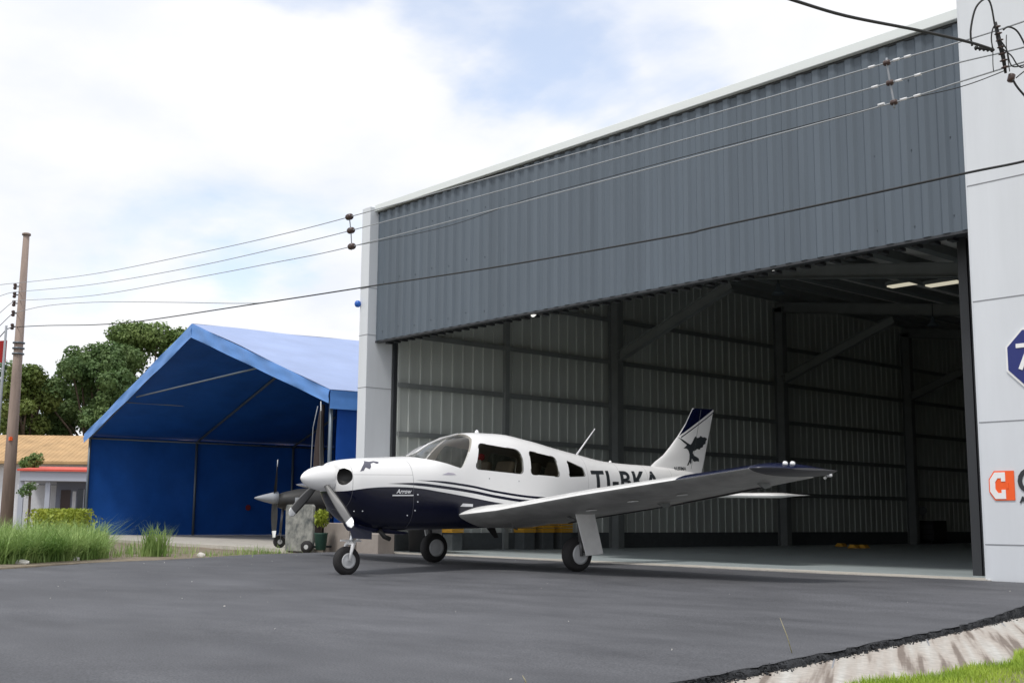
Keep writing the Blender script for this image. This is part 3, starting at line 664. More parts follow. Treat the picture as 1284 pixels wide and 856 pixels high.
# eave valance on right side, side walls, back
mb = sheet([tp(-.17,ov,EZ-.38), tp(-.17,DV,EZ-.38), tp(-.17,DV,EZ+.01), tp(-.17,ov,EZ+.01)], .01, -ud, 40, 4, 0, 0, 3); obj('eave_valance', mb, M['tarpband'], T, fix=False)
mb = sheet([tp(-.05,.12,.09), tp(-.05,DV,.09), tp(-.05,DV,EZ-.04), tp(-.05,.12,EZ-.04)], .008, -ud, 60, 12, .02, 0, 4); obj('side_curtain', mb, M['tarp'], T, fix=False)
mb = sheet([tp(L_+.03,0,.09), tp(L_+.03,DV,.09), tp(L_+.03,DV,EZ-.04), tp(L_+.03,0,EZ-.04)], .008, ud, 60, 12, .03, 0, 5); obj('side_curtain', mb, M['tarpwall'], T, fix=False)
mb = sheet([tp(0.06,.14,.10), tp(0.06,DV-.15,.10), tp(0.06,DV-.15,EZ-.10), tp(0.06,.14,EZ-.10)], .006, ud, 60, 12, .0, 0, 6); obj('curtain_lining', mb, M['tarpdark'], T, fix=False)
bk = MB(); n = 80; vs = []
for i in range(n+1):
    u = L_*i/n; zt = (EZ + (AZ-EZ)*(u/AU) if u < AU else AZ - (AZ-EZ)*(u-AU)/(L_-AU)) - .06
    w = .04*math.sin(i*1.7)+.03*math.sin(i*.6)
    for z in (.09, 1.5, zt): vs.append(tp(u, DV-.1+w*(.3 if z > 3 else 1), z))
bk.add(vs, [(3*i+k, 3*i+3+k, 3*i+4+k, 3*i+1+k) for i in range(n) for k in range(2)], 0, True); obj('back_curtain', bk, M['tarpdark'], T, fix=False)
# frames
for v in (0.0, 3.62, 7.24, 10.8):
    for u in (0.0, L_-.04):
        p = MB(); p.tube([tp(u, v, .08), tp(u, v, EZ-.08)], .045, 8); obj('post', p, M['galv'], T)
    p = MB(); p.tube([tp(0, v, EZ-.10), tp(AU, v, AZ-.13), tp(L_-.04, v, EZ-.10)], .04, 8); obj('rafter_tube', p, M['galv'], T)
    if v == 0: p = MB(); p.tube([tp(3.35, v, 4.22), tp(L_-4.5, v, 4.22)], .022, 6); obj('tie_tube', p, M['galv'], T)
for u, z in ((.02, EZ-.12), (L_-.06, EZ-.12), (3.9, 4.46), (AU+3.0, 5.0), (AU+6.0, 4.18)):
    p = MB(); p.tube([tp(u, 0, z), tp(u, DV-.2, z)], .03, 8); obj('purlin_tube', p, M['galv'], T)
q = on_plane(311, 636, A_ + ud*(L_-.02), ud); rp2 = MB(); rp2.lathe([(0,.10),(.012,.10)], q, -ud, 14); obj('red_patch', rp2, mat('faded_red_patch', (.22,.02,.025), .8), T)
# rolled door curtain hanging by the right front post
rc = MB(); pts = []
for k in range(14):
    t = k/13; pts.append(tp(.34+.05*math.sin(t*5)+.10*(t**.5), -.02, EZ-.25 - t*(EZ-.45)))
rc.tube(pts, [.03+.10*math.sin(min(1,k/10+.1)*math.pi/2) for k in range(14)], 10); 
rcm = mat('dark_brown_curtain', (0.035, 0.022, 0.02), .7, noise=.3, nscale=4); obj('tied_curtain', rc, rcm, T)
rp_ = MB(); rp_.tube([tp(.3,-.16,EZ-.3), tp(.47,-.17,2.6), tp(.52,-.17,1.6), tp(.46,-.17,.5)], .012, 6); obj('tie_rope', rp_, M['polegrey'], T)

# small aircraft parked in tent (nose out)
pn = at_depth(330, 626, 24.6)
def small_plane():
    d = Vector((.30, .954, 0)).normalized()      # tailwards
    side = Vector((-d.y, d.x, 0))
    spx = at_depth(319, 624, 24.3)
    m4 = Matrix(((d.x, side.x, 0, spx.x), (d.y, side.y, 0, spx.y), (0, 0, 1, .085), (0,0,0,1)))
    t = thing('small_aircraft', 'small dark blue propeller aircraft parked in the shade of the blue tent', 'aircraft', mtx=m4)
    z0 = spx.z - .085
    b = MB()
    prof = [(.48,.15,.13),(.6,.21,.18),(.9,.27,.25),(1.5,.33,.32),(2.2,.36,.46),(2.9,.36,.46),(3.8,.26,.28),(5.0,.12,.16),(5.8,.04,.10)]
    n = 16; vs = []
    for x, w, hh in prof:
        for k in range(n):
            g_ = 2*math.pi*k/n; vs.append((x, w*math.cos(g_), z0-.05+hh*math.sin(g_)))
    b.add(vs, [(i*n+k, i*n+(k+1)%n, (i+1)*n+(k+1)%n, (i+1)*n+k) for i in range(len(prof)-1) for k in range(n)] + [list(range(n)), [8*n+k for k in range(n)][::-1]], 0, True)
    obj('fuselage', b, M['propblack'], t, local=True)
    p = MB(); p.lathe([(0,.01),(.06,.035),(.2,.075),(.36,.115),(.48,.14)], (0,0,z0), (1,0,0), 16); obj('spinner', p, M['polegrey'], t, local=True)
    hub = Vector((.42, 0, z0))
    for an in (-12, 184):
        a = R_(an); dr = Vector((0, math.sin(a), math.cos(a))); tn = Vector((0, math.cos(a), -math.sin(a)))
        mb = MB(); vs = []; L = .80
        for k in range(7):
            s = k/6; w = (.05+.055*math.sin(s*math.pi*.9)); tw = R_(40-28*s); c = hub + dr*(L*s)
            o1 = tn*math.cos(tw)*w + Vector((1,0,0))*math.sin(tw)*w; n1 = Vector((1,0,0))*math.cos(tw)*.012 - tn*math.sin(tw)*.012
            vs += [c-o1, c-n1, c+o1, c+n1]
        mb.add(vs, [(4*k+i, 4*k+(i+1)%4, 4*k+4+(i+1)%4, 4*k+4+i) for k in range(6) for i in range(4)] + [(0,1,2,3),(24,25,26,27)])
        for fi in range(20, 24): mb.m[fi] = 1
        mb.m[-1] = 1
        obj('propeller_blade', mb, [M['propblack'], M['lens']], t, local=True)
    for s in (-1, 1):
        mb = MB(); q = []
        for yy, xl, zz in ((.30,1.7,z0+.0),(4.2,1.85,z0+.22)):
            q += [(xl, s*yy, zz), (xl+.35, s*yy, zz+.07), (xl+1.15, s*yy, zz+.0), (xl+.35, s*yy, zz-.05)]
        mb.add(q, [(i,(i+1)%4,4+(i+1)%4,4+i) for i in range(4)]+[(0,1,2,3),(7,6,5,4)]); obj('wing', mb, M['wingwhite'], t, local=True)
        w = MB(); w.lathe([(-.05,.10),(-.04,.15),(.04,.15),(.05,.10)], (2.3, s*.9, .15), (0,1,0), 18); wh = obj('main_wheel', w, M['tyre'], t, local=True)
        w = MB(); w.tube([(2.2,s*.3,z0-.25),(2.3,s*.84,.15)], .025, 6); obj('gear_leg', w, M['prop'], t, local=True)
    w = MB(); w.lathe([(-.045,.07),(-.035,.125),(.035,.125),(.045,.07)], (.55, 0, .125), (0,1,0), 18); nw = obj('nose_wheel', w, M['tyre'], t, local=True)
    w = MB(); w.lathe([(-.05,.05),(.05,.05)], (.55, 0, .125), (0,1,0), 12); obj('rim', w, M['rim'], nw, local=True)
    w = MB(); w.tube([(.6,-.0,z0-.2),(.56,0,.29)], .025, 6); w.bar((.56,.07,.29),(.55,.07,.125),.012,.03,(0,1,0)); w.bar((.56,-.07,.29),(.55,-.07,.125),.012,.03,(0,1,0)); w.bar((.56,-.075,.29),(.56,.075,.29),.03,.02); obj('nose_leg', w, M['prop'], t, local=True)
    w = MB(); w.add([(5.2,-.012,z0+.05),(5.5,-.012,z0+.95),(5.9,-.012,z0+.95),(5.9,-.012,z0),(5.2,.012,z0+.05),(5.5,.012,z0+.95),(5.9,.012,z0+.95),(5.9,.012,z0)], [(0,1,2,3),(7,6,5,4),(0,4,5,1),(1,5,6,2),(2,6,7,3),(3,7,4,0)]); obj('fin', w, M['wingwhite'], t, local=True)
    w = MB(); w.box((5.3,-1.1,z0+.02),(5.8,1.1,z0+.05)); obj('tailplane', w, M['wingwhite'], t, local=True)
    w = MB(); w.add([(1.35,-.26,z0+.30),(1.35,.26,z0+.30),(1.9,.30,z0+.62),(1.9,-.30,z0+.62),(2.7,.28,z0+.60),(2.7,-.28,z0+.60),(3.3,.18,z0+.30),(3.3,-.18,z0+.30)], [(0,1,2,3),(3,2,4,5),(5,4,6,7),(0,3,5,7),(1,6,4,2)]); obj('canopy', w, M['glassdark'], t, local=True)
small_plane()

# grey stained board leaning cart in front of the tent
def board():
    a_, b_ = on_y(357, 692, 12.3), on_y(391, 692, 12.3)
    z1 = on_y(378, 632, 12.3).z; x0, x1 = a_.x, b_.x
    t = thing('board_trolley', 'grey stained upright board on a small-wheeled trolley beside the tent', 'trolley', ((x0+x1)/2, 12.3, .03))
    mb = MB(); q = [Vector((x0,12.30,.05)), Vector((x1,12.30,.05)), Vector((x1-.14,12.38,z1-.04)), Vector((x1-.19,12.38,z1)), Vector((x0-.11,12.38,z1)), Vector((x0-.16,12.38,z1-.04))]
    mb.prism(q, (0,.06,.0)); obj('board', mb, M['slabgrey'], t, bevel=.01)
    w = MB(); w.lathe([(-.04,.06),(-.03,.12),(.03,.12),(.04,.06)], (x1+.06, 12.15, .15), (.55,-.83,0), 18); wh = obj('wheel', w, M['tyre'], t)
    w = MB(); w.lathe([(-.045,.045),(.045,.045)], (x1+.06, 12.15, .15), (.55,-.83,0), 12); obj('hub', w, M['rim'], wh)
    w = MB(); w.bar((x1+.04,12.2,.15),(x1-.05,12.9,.15),.04,.04); w.bar((x0+.1,12.36,.10),(x0+.1,12.9,.10),.04,.04); w.bar((x0+.1,12.88,.12),(x1-.05,12.88,.12),.04,.04); w.bar((x0+.15,12.55,z1-.25),(x0+.15,12.88,.12),.03,.03,(1,0,0)); obj('frame', w, M['darksteel'], t)
    w = MB(); w.box((x0+.16,12.40,z1-.02),(x0+.30,12.44,z1+.14)); obj('handle', w, M['polegrey'], t)
board()
# potted plant
pp = at_depth(403, 655, 22.9); pp.z = 0
t = thing('potted_plant', 'small yellow-green leafy plant in a dark green pot behind the propeller', 'plant', (pp.x, pp.y, .085))
p = MB(); p.lathe([(0,.09),(.02,.10),(.30,.13),(.33,.14)], (pp.x,pp.y,.086), (0,0,1), 16); obj('pot', p, mat('green_pot', (.012,.05,.035), .6), t)
rl = random.Random(4); lm = MB(); cpt = Vector((pp.x, pp.y, .70))
for i in range(420):
    d = Vector((rl.gauss(0,1), rl.gauss(0,1), rl.gauss(0,1))).normalized()*rl.uniform(.04,.15); c = cpt + Vector((d.x, d.y, d.z*1.2)); n_ = Vector((rl.gauss(0,1), rl.gauss(0,1), rl.gauss(0,1))).normalized(); x_ = n_.cross(up).normalized()*.028; y_ = n_.cross(x_).normalized()*.04
    lm.add([c-x_, c-y_, c+x_, c+y_], [(0,1,2,3)])
obj('leaves', lm, M['hedge'], t, fix=False)
p = MB(); p.tube([(pp.x,pp.y,.35),(pp.x+.02,pp.y,.72)], .015, 6); obj('stem', p, M['bark'], t)

# ------------------------------------------------------------------ background buildings on the left
def frame_at(u, d, rot):
    p = at_depth(u, 648, d); p.z = 0
    r = RW @ Vector((1,0,0)); ang = math.atan2(r.y, r.x) + rot
    return Matrix.Translation(p) @ Matrix.Rotation(ang, 4, 'Z')
mx = frame_at(-40, 56, .05)
t = thing('ochre_roofed_house', 'long white house with ochre roof behind the small porch building', 'house', mtx=mx)
def lbox(a, b): m_ = MB(); m_.box(a, b); return m_
def zat(v, d): return CAM_H + (646 - v)*d/F
Wd = 16
zb_, zt_ = zat(579,56), zat(553,59)
obj('wall', lbox((0,0,0), (Wd,8,zb_)), M['whitewall'], t, local=True)
r_ = MB(); r_.add([(-.5,-.6,zb_),(Wd+.5,-.6,zb_),(Wd+.5,4,zt_+.35),(-.5,4,zt_+.35),(-.5,8.6,zb_),(Wd+.5,8.6,zb_),(-.5,-.6,zb_-.12),(Wd+.5,-.6,zb_-.12),(Wd+.5,8.6,zb_-.12),(-.5,8.6,zb_-.12)],
   [(0,1,2,3),(3,2,5,4),(6,7,1,0),(1,7,8,5,2),(0,3,4,9,6),(9,8,7,6),(4,5,8,9)])
for k in range(int((Wd+1)/.22)):
    x = -.45 + k*.22; r_.bar((x,-.6,zb_+.0),(x,4,zt_+.352),.05,.02)
obj('roof', r_, M['tanroof'], t, local=True)
for x in (3.2, 6.4, 9.6):
    w = obj('window', lbox((x,-.03,1.0),(x+1.2,-.001,2.2)), M['glassdark'], t, local=True)
    obj('frame', lbox((x-.06,-.05,.94),(x+1.26,-.032,1.0)), M['whitewall'], w, local=True)
mx = frame_at(24, 47, .22)
t = thing('porch_building', 'low blue-grey porch building with flat red-edged roof left of the tent', 'building', mtx=mx)
s = 47/F; w0 = 0; w1 = 90*s
zr = zat(588,47); zf = zat(603,47)
obj('wall', lbox((1.15,1.2,0),(w1+1,5,zf)), M['greywall'], t, local=True)
obj('white_wall', lbox((-.6,2.6,0),(1.14,2.8,zf-.1)), M['whitewall'], t, local=True)
obj('fascia', lbox((-.05,-.2,zf),(w1+1.2,5.2,zr-.10)), M['fasciagrey'], t, local=True)
rr_ = MB(); rr_.add([(-.15,-.3,zr-.098),(w1+1.3,-.3,zr-.098),(w1+1.3,5.3,zr+.20),(-.15,5.3,zr+.20),(-.15,-.3,zr-.02),(w1+1.3,-.3,zr-.02),(w1+1.3,5.3,zr+.30),(-.15,5.3,zr+.30)], [(0,3,2,1),(4,5,6,7),(0,1,5,4),(1,2,6,5),(2,3,7,6),(3,0,4,7)])
obj('roof', rr_, M['redroof'], t, local=True)
for x in (.0, 1.0): obj('column', lbox((x-.09,-.02,0),(x+.09,.16,zf-.002)), M['fasciagrey'], t, local=True)
d_ = obj('door', lbox((1.35,1.16,0),(1.72,1.199,1.75)), M['doordark'], t, local=True); 
pw = obj('window', lbox((2.0,1.17,.35),(2.5,1.199,1.8)), M['glassdark'], t, local=True); obj('frame', lbox((2.23,1.15,.35),(2.27,1.169,1.8)), M['fasciagrey'], pw, local=True); obj('handle', lbox((1.64,1.13,.85),(1.67,1.159,.95)), M['galv'], d_, local=True)
d_ = obj('door', lbox((1.80,1.165,0),(1.94,1.1985,1.7)), M['whitewall'], t, local=True)

def cluster_leaves(mb, blobs, n, size, r, up_bias=.35):
    tot = sum(b[3]**2 for b in blobs)
    for (x, y, z, rad, flat) in blobs:
        k = int(n*rad**2/tot)
        for _ in range(k):
            d = Vector((r.gauss(0,1), r.gauss(0,1), r.gauss(0,1))).normalized(); q = rad*(1-abs(r.gauss(0,.28)))*(1+.16*math.sin(d.x*6+x)*math.sin(d.z*5+y))
            c = Vector((x,y,z)) + Vector((d.x*q, d.y*q, d.z*q*flat))
            nrm = (d + Vector((r.gauss(0,.6), r.gauss(0,.6), r.gauss(0,.6)+up_bias))).normalized()
            a = nrm.cross(Vector((r.gauss(0,1), r.gauss(0,1), r.gauss(0,1)))).normalized(); b = nrm.cross(a); s1 = size*r.uniform(.6,1.3)
            mb.add([c-a*s1*.55, c-b*s1*.4, c+a*s1*.55, c+b*s1*.4], [(0,1,2,3)])
def tree(u, vtop, d, spread, m, label, seed, n=15000, zlow=.32, size=.2):
    r = random.Random(seed); p = at_depth(u, 648, d); p.z = 0; Hh = CAM_H + (646-vtop)*d/F
    t = thing('broadleaf_tree', label, 'tree', p, 0, 'broadleaf trees behind the houses')
    tk = MB(); tk.tube([p, p+Vector((.1,.05,Hh*.2)), p+Vector((.05,.2,Hh*.42))], [.32,.25,.19], 10)
    blobs = []; lim = []
    for k in range(40):
        an = r.uniform(0, 2*math.pi); rad = spread*math.sqrt(r.random())*.85; hz = Hh*(zlow + (1-zlow)*r.random())
        shr = math.sqrt(max(.05, 1-((hz/Hh - .58)/.5)**2)); rr2 = r.uniform(.10,.22)*spread*.95+.22
        q = Vector((math.cos(an)*rad*shr, math.sin(an)*rad*shr, 0)); z = min(hz, Hh - rr2*.75)
        blobs.append((p.x+q.x, p.y+q.y, z, rr2, .9))
        if k % 3 == 0: lim.append(Vector((p.x+q.x, p.y+q.y, z)))
    blobs.append((p.x, p.y, Hh-spread*.24, spread*.26, .9))
    for e in lim:
        b0 = p+Vector((.05,.2,Hh*r.uniform(.25,.42))); mid = (b0+e)/2 + Vector((r.gauss(0,.2), r.gauss(0,.2), .3)); tk.tube([b0, mid, e], [.12,.08,.03], 6)
    obj('trunk', tk, M['bark'], t)
    cm = MB(); cluster_leaves(cm, blobs, n, size, r); obj('crown', cm, m, t, fix=False)
tree(170, 404, 80, 4.4, M['leafa'], 'tallest bright green tree rising behind the left slope of the blue tent', 101, 32000, .36)
tree(228, 414, 82, 3.0, M['leafb'], 'tree peeping over the tent roof slope, rightmost of the row', 102, 14000, .4)
tree(104, 428, 76, 3.9, M['leafb'], 'dark green round tree left of the tallest one', 103, 24000, .36)
tree(146, 462, 74, 2.9, M['leafb'], 'lower dark tree in the gap in front of the tallest tree', 104, 14000, .35)
tree(24, 460, 74, 3.0, M['leafc'], 'yellowish olive tree behind the utility pole', 105, 18000, .3)
tree(-34, 452, 78, 3.2, M['leafb'], 'dark tree at the left frame edge behind the flagpole', 106, 12000, .3)
tree(64, 480, 80, 3.2, M['leafb'], 'lower dark tree between the olive tree and the round tree', 107, 14000, .3)
# small shrubs
def shrub(u, v, d, rad, m, label, seed, n, name='shrub', cat='shrub', size=.07, stem=True, flat=.8):
    r = random.Random(seed); c = at_depth(u, v, d); t = thing(name, label, cat, (c.x, c.y, 0))
    cm = MB(); cluster_leaves(cm, [(c.x+r.gauss(0,rad*.5), c.y+r.gauss(0,rad*.5), c.z+r.gauss(0,rad*.25), rad*.7, flat) for _ in range(6)], n, size, r); obj('foliage', cm, m, t, fix=False)
    tk = MB(); tk.tube([(c.x,c.y,0), (c.x+.04,c.y,c.z*.5), (c.x,c.y,c.z)], .05, 6); obj('trunk', tk, M['bark'], t)
shrub(40, 578, 50, .50, M['leafa'], 'small round-headed garden tree before the ochre roof', 201, 1600, 'garden_tree', 'tree', .11)
shrub(38, 612, 44, .30, M['leafb'], 'thin sparse sapling in front of the white porch wall', 202, 380, 'sapling', 'tree', .09)
# hedge
hd = MB(); rh = random.Random(8); a_, b_ = at_depth(48, 648, 31), at_depth(106, 648, 29)
ht = .71 + 7*30/F
for i in range(5000):
    t_ = rh.random(); q = a_.lerp(b_, t_); z = rh.uniform(.1, ht+.02); c = Vector((q.x+rh.gauss(0,.15), q.y+rh.gauss(0,.15), z))
    n_ = Vector((rh.gauss(0,1),rh.gauss(0,1),rh.gauss(0,1)+.6)).normalized(); x_ = n_.cross(Vector((rh.gauss(0,1),rh.gauss(0,1),rh.gauss(0,1)))).normalized()*.04; y_ = n_.cross(x_).normalized()*.035
    hd.add([c-x_, c-y_, c+x_, c+y_], [(0,1,2,3)])
o = obj('clipped_hedge', hd, M['hedge'], fix=False); base(o, ((a_.x+b_.x)/2, (a_.y+b_.y)/2, 0)); tag(o, 'low clipped yellow-green hedge between the weeds and the porch building', 'hedge')

# utility pole
DP = 33.0
pt, pb = at_depth(34, 289, DP), at_depth(8, 645, DP); px_, py_ = (pt.x+pb.x)/2, (pt.y+pb.y)/2
UP = thing('utility_pole', 'tall weathered brown utility pole carrying the overhead wires at left', 'utility pole', (px_, py_, 0))
p = MB(); p.tube([(px_,py_,-.1), (px_,py_,3), (px_,py_,pt.z)], [.175,.15,.085], 14); obj('shaft', p, M['polec'], UP)
p = MB(); p.lathe([(0,.12),(.05,.12),(.07,.08)], (px_,py_,pt.z), (0,0,1), 14); obj('cap', p, M['polec'], UP)
for v in (430, 437, 444):
    z = at_depth(22, v, DP).z; p = MB(); p.lathe([(0,.165),(.04,.165)], (px_,py_,z), (0,0,1), 14); obj('band', p, M['galv'], UP)
lat = (RW @ Vector((-1,0,0))).normalized(); lat.z = 0
att = []
for v in (356, 367, 378, 391, 408):
    z = at_depth(25, v, DP).z; c = Vector((px_,py_,z)) + lat*.22
    p = MB(); p.lathe([(-.09,.02),(-.07,.05),(-.03,.05),(0,.03),(.03,.05),(.07,.05),(.09,.02)], c, (0,0,1), 10); it = obj('insulator', p, M['insul'], UP)
    p = MB(); p.bar(Vector((px_,py_,z)), c, .03, .03); obj('bracket', p, M['darksteel'], it); att.append(c)
p = MB(); z = at_depth(15, 598, DP).z; fr_ = (CAMP - Vector((px_,py_,0))); fr_.z = 0; fr_.normalize()
c = Vector((px_,py_,at_depth(14,551,DP).z)); p.box(c+Vector((.11,-.13,-.05)), c+Vector((.19,-.05,.05))); obj('orange_box', p, M['orange'], UP)

# flagpole
a_, b_ = at_depth(8, 408, 30), at_depth(-4, 560, 30); b2 = b_ + (b_-a_)*1.2; k = (a_.z)/(a_.z-b_.z); foot = a_.lerp(b_, k)
FP = thing('flagpole', 'thin pale leaning flagpole with a red flag at the left frame edge', 'flagpole', (foot.x, foot.y, 0))
p = MB(); p.tube([foot, a_], [.05,.03], 8); obj('pole', p, M['polegrey'], FP)
p = MB(); q = a_.lerp(b_, .12); q2 = a_.lerp(b_, .30)
vs = []
for i in range(8):
    s_ = i/7; off = lat*(.03+1.0*s_) + Vector((0,0,-.15*s_)) + Vector((.08*math.sin(s_*7), .08*math.cos(s_*7), 0)); vs += [q+off, q2+off]
p.add(vs, [(2*i,2*i+2,2*i+3,2*i+1) for i in range(7)], 0, True); fl = obj('flag', p, M['red'], FP, fix=False)

# ------------------------------------------------------------------ overhead wires
def dep(u): return 1/(1/DP + (u-28)/(1284-28)*(1/10.6-1/DP))
def smooth(pts, n=60):
    """Catmull-Rom through (u, v) then lifted to its depth"""
    out = []
    P_ = [pts[0]] + pts + [pts[-1]]
    for i in range(1, len(P_)-2):
        p0, p1, p2, p3 = P_[i-1:i+3]; m_ = max(2, int(n*abs(p2[0]-p1[0])/1300)+3)
        for k in range(m_):
            t = k/m_; f_ = lambda a,b,c,d: .5*((2*b)+(-a+c)*t+(2*a-5*b+4*c-d)*t*t+(-a+3*b-3*c+d)*t**3)
            out.append((f_(p0[0],p1[0],p2[0],p3[0]), f_(p0[1],p1[1],p2[1],p3[1])))
    out.append(pts[-1]); return out
def wire(pts, r, m, label, name='overhead_wire', dd=0, group='overhead wires crossing in front of the hangar', df=None):
    q = smooth(pts); mb = MB(); w = [at_depth(u, v, (df(u) if df else dep(u)) + dd) for u, v in q]
    mb.tube(w, r, 6); o = obj(name, mb, m); tag(o, label, 'wire', group); return w
wire([(20,355),(120,343),(240,319),(340,297),(438,272),(642,215),(832,161),(1112,79),(1200,54),(1290,25),(1420,-22)], .0075, M['wire'], 'topmost thin wire from the utility pole through the spacer rods')
wire([(19,366),(120,356),(240,335),(340,313),(440,289),(642,235),(880,169),(1116,104),(1197,80),(1290,58),(1420,22)], .0075, M['wire'], 'middle thin wire of the three through the spacer rods')
wire([(18,377),(120,370),(240,349),(340,330),(441,309),(642,257),(880,194),(1120,129),(1200,104),(1290,76),(1420,38)], .0075, M['wire'], 'lowest thin pale wire of the three through the spacer rods')
wire([(441,309),(560,284),(660,250),(760,223),(860,196),(960,170),(1119,129),(1205,109),(1262,88)], .0045, M['cable'], 'dark tie wire running close along the lowest pale wire', dd=.12)
wire([(18,410),(60,408),(120,407),(180,402),(300,384),(380,372),(470,358),(642,331.5),(850,295),(892,285.5),(1050,252),(1212,217),(1290,201),(1420,168)], .0115, M['cable'], 'thick black cable sagging lowest across the grey siding', 'overhead_cable', -.3)
wire([(19,392),(60,383),(130,378.5),(220,379),(320,380),(372,373)], .008, M['wire'], 'faint grey wire from the pole joining the thick black cable above the tent', dd=-.3)
up_d = lambda u: 9.0 + (u-960)/285*1.55
wire([(860,-42),(930,-20),(993,0),(1060,20),(1150,38),(1215,53),(1246,63)], .013, M['cable'], 'thick black cable dropping from the top edge to the splice', 'overhead_cable', df=up_d)
for i, (P_, lb_) in enumerate((([(20,355),(0,357),(-60,366)],'short wire leaving the pole leftwards, highest'),([(19,366),(0,371),(-60,396)],'short wire leaving the pole leftwards, second from top'),([(18,377),(0,392),(-60,450)],'short wire leaving the pole leftwards, third from top'),([(18,391),(0,408),(-60,470)],'short wire leaving the pole leftwards, fourth from top'),([(18,410),(8,413),(0,422),(-60,485)],'thick wire leaving the pole leftwards, lowest'))):
    wire(P_, .012 if i == 4 else .008, M['cable'] if i > 2 else M['wire'], lb_, df=lambda u: DP-.5, group='short wires left of the utility pole')
def spacer(pts, label, withs):
    d0 = dep(pts[0][0]); P_ = [at_depth(u, v, dep(u)) for u, v in pts]
    t = thing('wire_spacer', label, 'wire spacer', P_[-1], 0, 'insulated spacer rods between the thin wires')
    mb = MB(); mb.tube([P_[0]+Vector((0,0,.05))]+P_+[P_[-1]-Vector((0,0,.06))], .010, 6); obj('rod', mb, M['polegrey'], t)
    r = .055 if not withs else .030
    for q in P_:
        ax = (at_depth(1200,80,dep(1200))-at_depth(400,290,dep(400))).normalized()
        mb = MB(); mb.lathe([(-r*1.3,r*.3),(-r,r*.9),(-r*.4,r),(0,r*.7),(r*.4,r),(r,r*.9),(r*1.3,r*.3)], q, ax, 12); obj('insulator', mb, M['insul'], t)
    for (u, v) in withs:
        q = at_depth(u, v, dep(u)); ax = (at_depth(u+40, v-11.5, dep(u+40))-q).normalized()
        mb = MB(); mb.tube([q-ax*.035, q+ax*.035], .014, 8); obj('white_sleeve', mb, M['sleeve'], t)
spacer([(438,272),(440,289),(441,309)], 'spacer rod with three dark insulators left of the left pillar', [])
spacer([(1112,79),(1116,104),(1121,128.5)], 'spacer rod among white sleeves high on the right of the siding', [(1093,84),(1124,75),(1138,71),(1097,109),(1127,101),(1151,94),(1105,131),(1133,124.5),(1150,120)])
# splice bundle in front of right pillar
def Dp(u, v, o=0): return at_depth(u, v, 10.62+o)
sp = thing('cable_splice', 'tangled black insulator splice with looping leads in front of the right pillar', 'cable splice', Dp(1268,100))
mb = MB(); mb.tube([Dp(1248,28), Dp(1252,48), Dp(1258,72), Dp(1261,92)], [.014,.022,.020,.012], 8); obj('insulator_rod', mb, M['cable'], sp)
mb = MB()
for k in range(7):
    q = Dp(1250+k*1.7, 34+k*8.4); mb.lathe([(-.012,.012),(-.004,.034),(.004,.034),(.012,.012)], q, (Dp(1261,92)-Dp(1248,28)), 12)
obj('insulator_shed', mb, M['insul'], sp)
for P_, r in (([(1219,58),(1217,40),(1222,14),(1230,2),(1238,-1),(1243,8),(1247,30),(1250,45)], .009), ([(1245,62),(1243,48),(1245,36),(1249,30)], .006), ([(1258,38),(1264,34),(1274,38),(1282,50),(1292,72)], .008),
             ([(1252,48),(1262,62),(1266,78),(1272,84),(1290,80)], .006), ([(1255,60),(1268,70),(1276,82),(1284,84),(1295,70)], .006), ([(1270,100),(1276,110),(1290,126)], .010), ([(1245,64),(1245,80),(1246,90)], .004), ([(1262,44),(1262,60),(1266,90)], .004), ([(1274,98),(1284,90),(1296,84)], .006)):
    mb = MB(); mb.tube([Dp(u, v, -.04) for u, v in smooth(P_, 300)], r, 6); obj('lead', mb, M['cable'], sp)
mb = MB(); mb.tube([Dp(1222,60), Dp(1245,63)], .012, 8)
for k in range(5): mb.lathe([(-.014,.01),(-.004,.024),(.004,.024),(.014,.01)], Dp(1224+k*5, 60.2+k*.6), (Dp(1245,63)-Dp(1222,60)), 10)
obj('strain_insulator', mb, M['cable'], sp)
mb = MB(); q = Dp(1268, 98); mb.lathe([(-.04,.02),(-.03,.032),(.03,.032),(.04,.02)], q, (.3,0,1), 10); obj('clamp', mb, M['insul'], sp)

# ------------------------------------------------------------------ the aircraft
AM = Matrix(((0.05516, -0.99842, 0.01115, -12.85099), (0.99824, 0.0549, -0.02251, 7.68798), (0.02186, 0.01238, 0.99968, -0.07659), (0, 0, 0, 1)))
AC = thing('light_aircraft', 'white and navy low-wing propeller aircraft parked in the hangar doorway', 'aircraft', mtx=AM)
ST = [(.455,.25,1.10,1.27,1.435,2.2,2.4),(.475,.335,1.03,1.25,1.465,2.4,2.6),(.535,.40,.90,1.22,1.486,2.5,2.7),(.64,.45,.76,1.18,1.506,2.6,2.8),
(.85,.485,.65,1.12,1.525,2.8,2.8),(1.15,.51,.61,1.10,1.54,3,2.8),(1.40,.53,.60,1.10,1.553,3.2,2.8),(1.62,.54,.60,1.10,1.57,3.2,2.8),(1.95,.55,.60,1.10,1.735,3.2,2.8),
(2.25,.56,.60,1.10,1.845,3.3,2.8),(2.60,.56,.60,1.10,1.90,3.3,2.8),(3.0,.56,.60,1.10,1.895,3.3,2.8),(3.5,.55,.61,1.10,1.825,3.2,2.7),(4.0,.50,.64,1.12,1.725,3,2.6),
(4.5,.43,.69,1.14,1.635,2.8,2.5),(5.0,.36,.75,1.17,1.55,2.6,2.4),(5.5,.29,.82,1.19,1.51,2.5,2.3),(6.0,.225,.89,1.21,1.49,2.4,2.2),(6.5,.16,.96,1.22,1.46,2.3,2.2),(7.0,.09,1.04,1.22,1.40,2.2,2.1),(7.35,.035,1.12,1.22,1.32,2,2)]
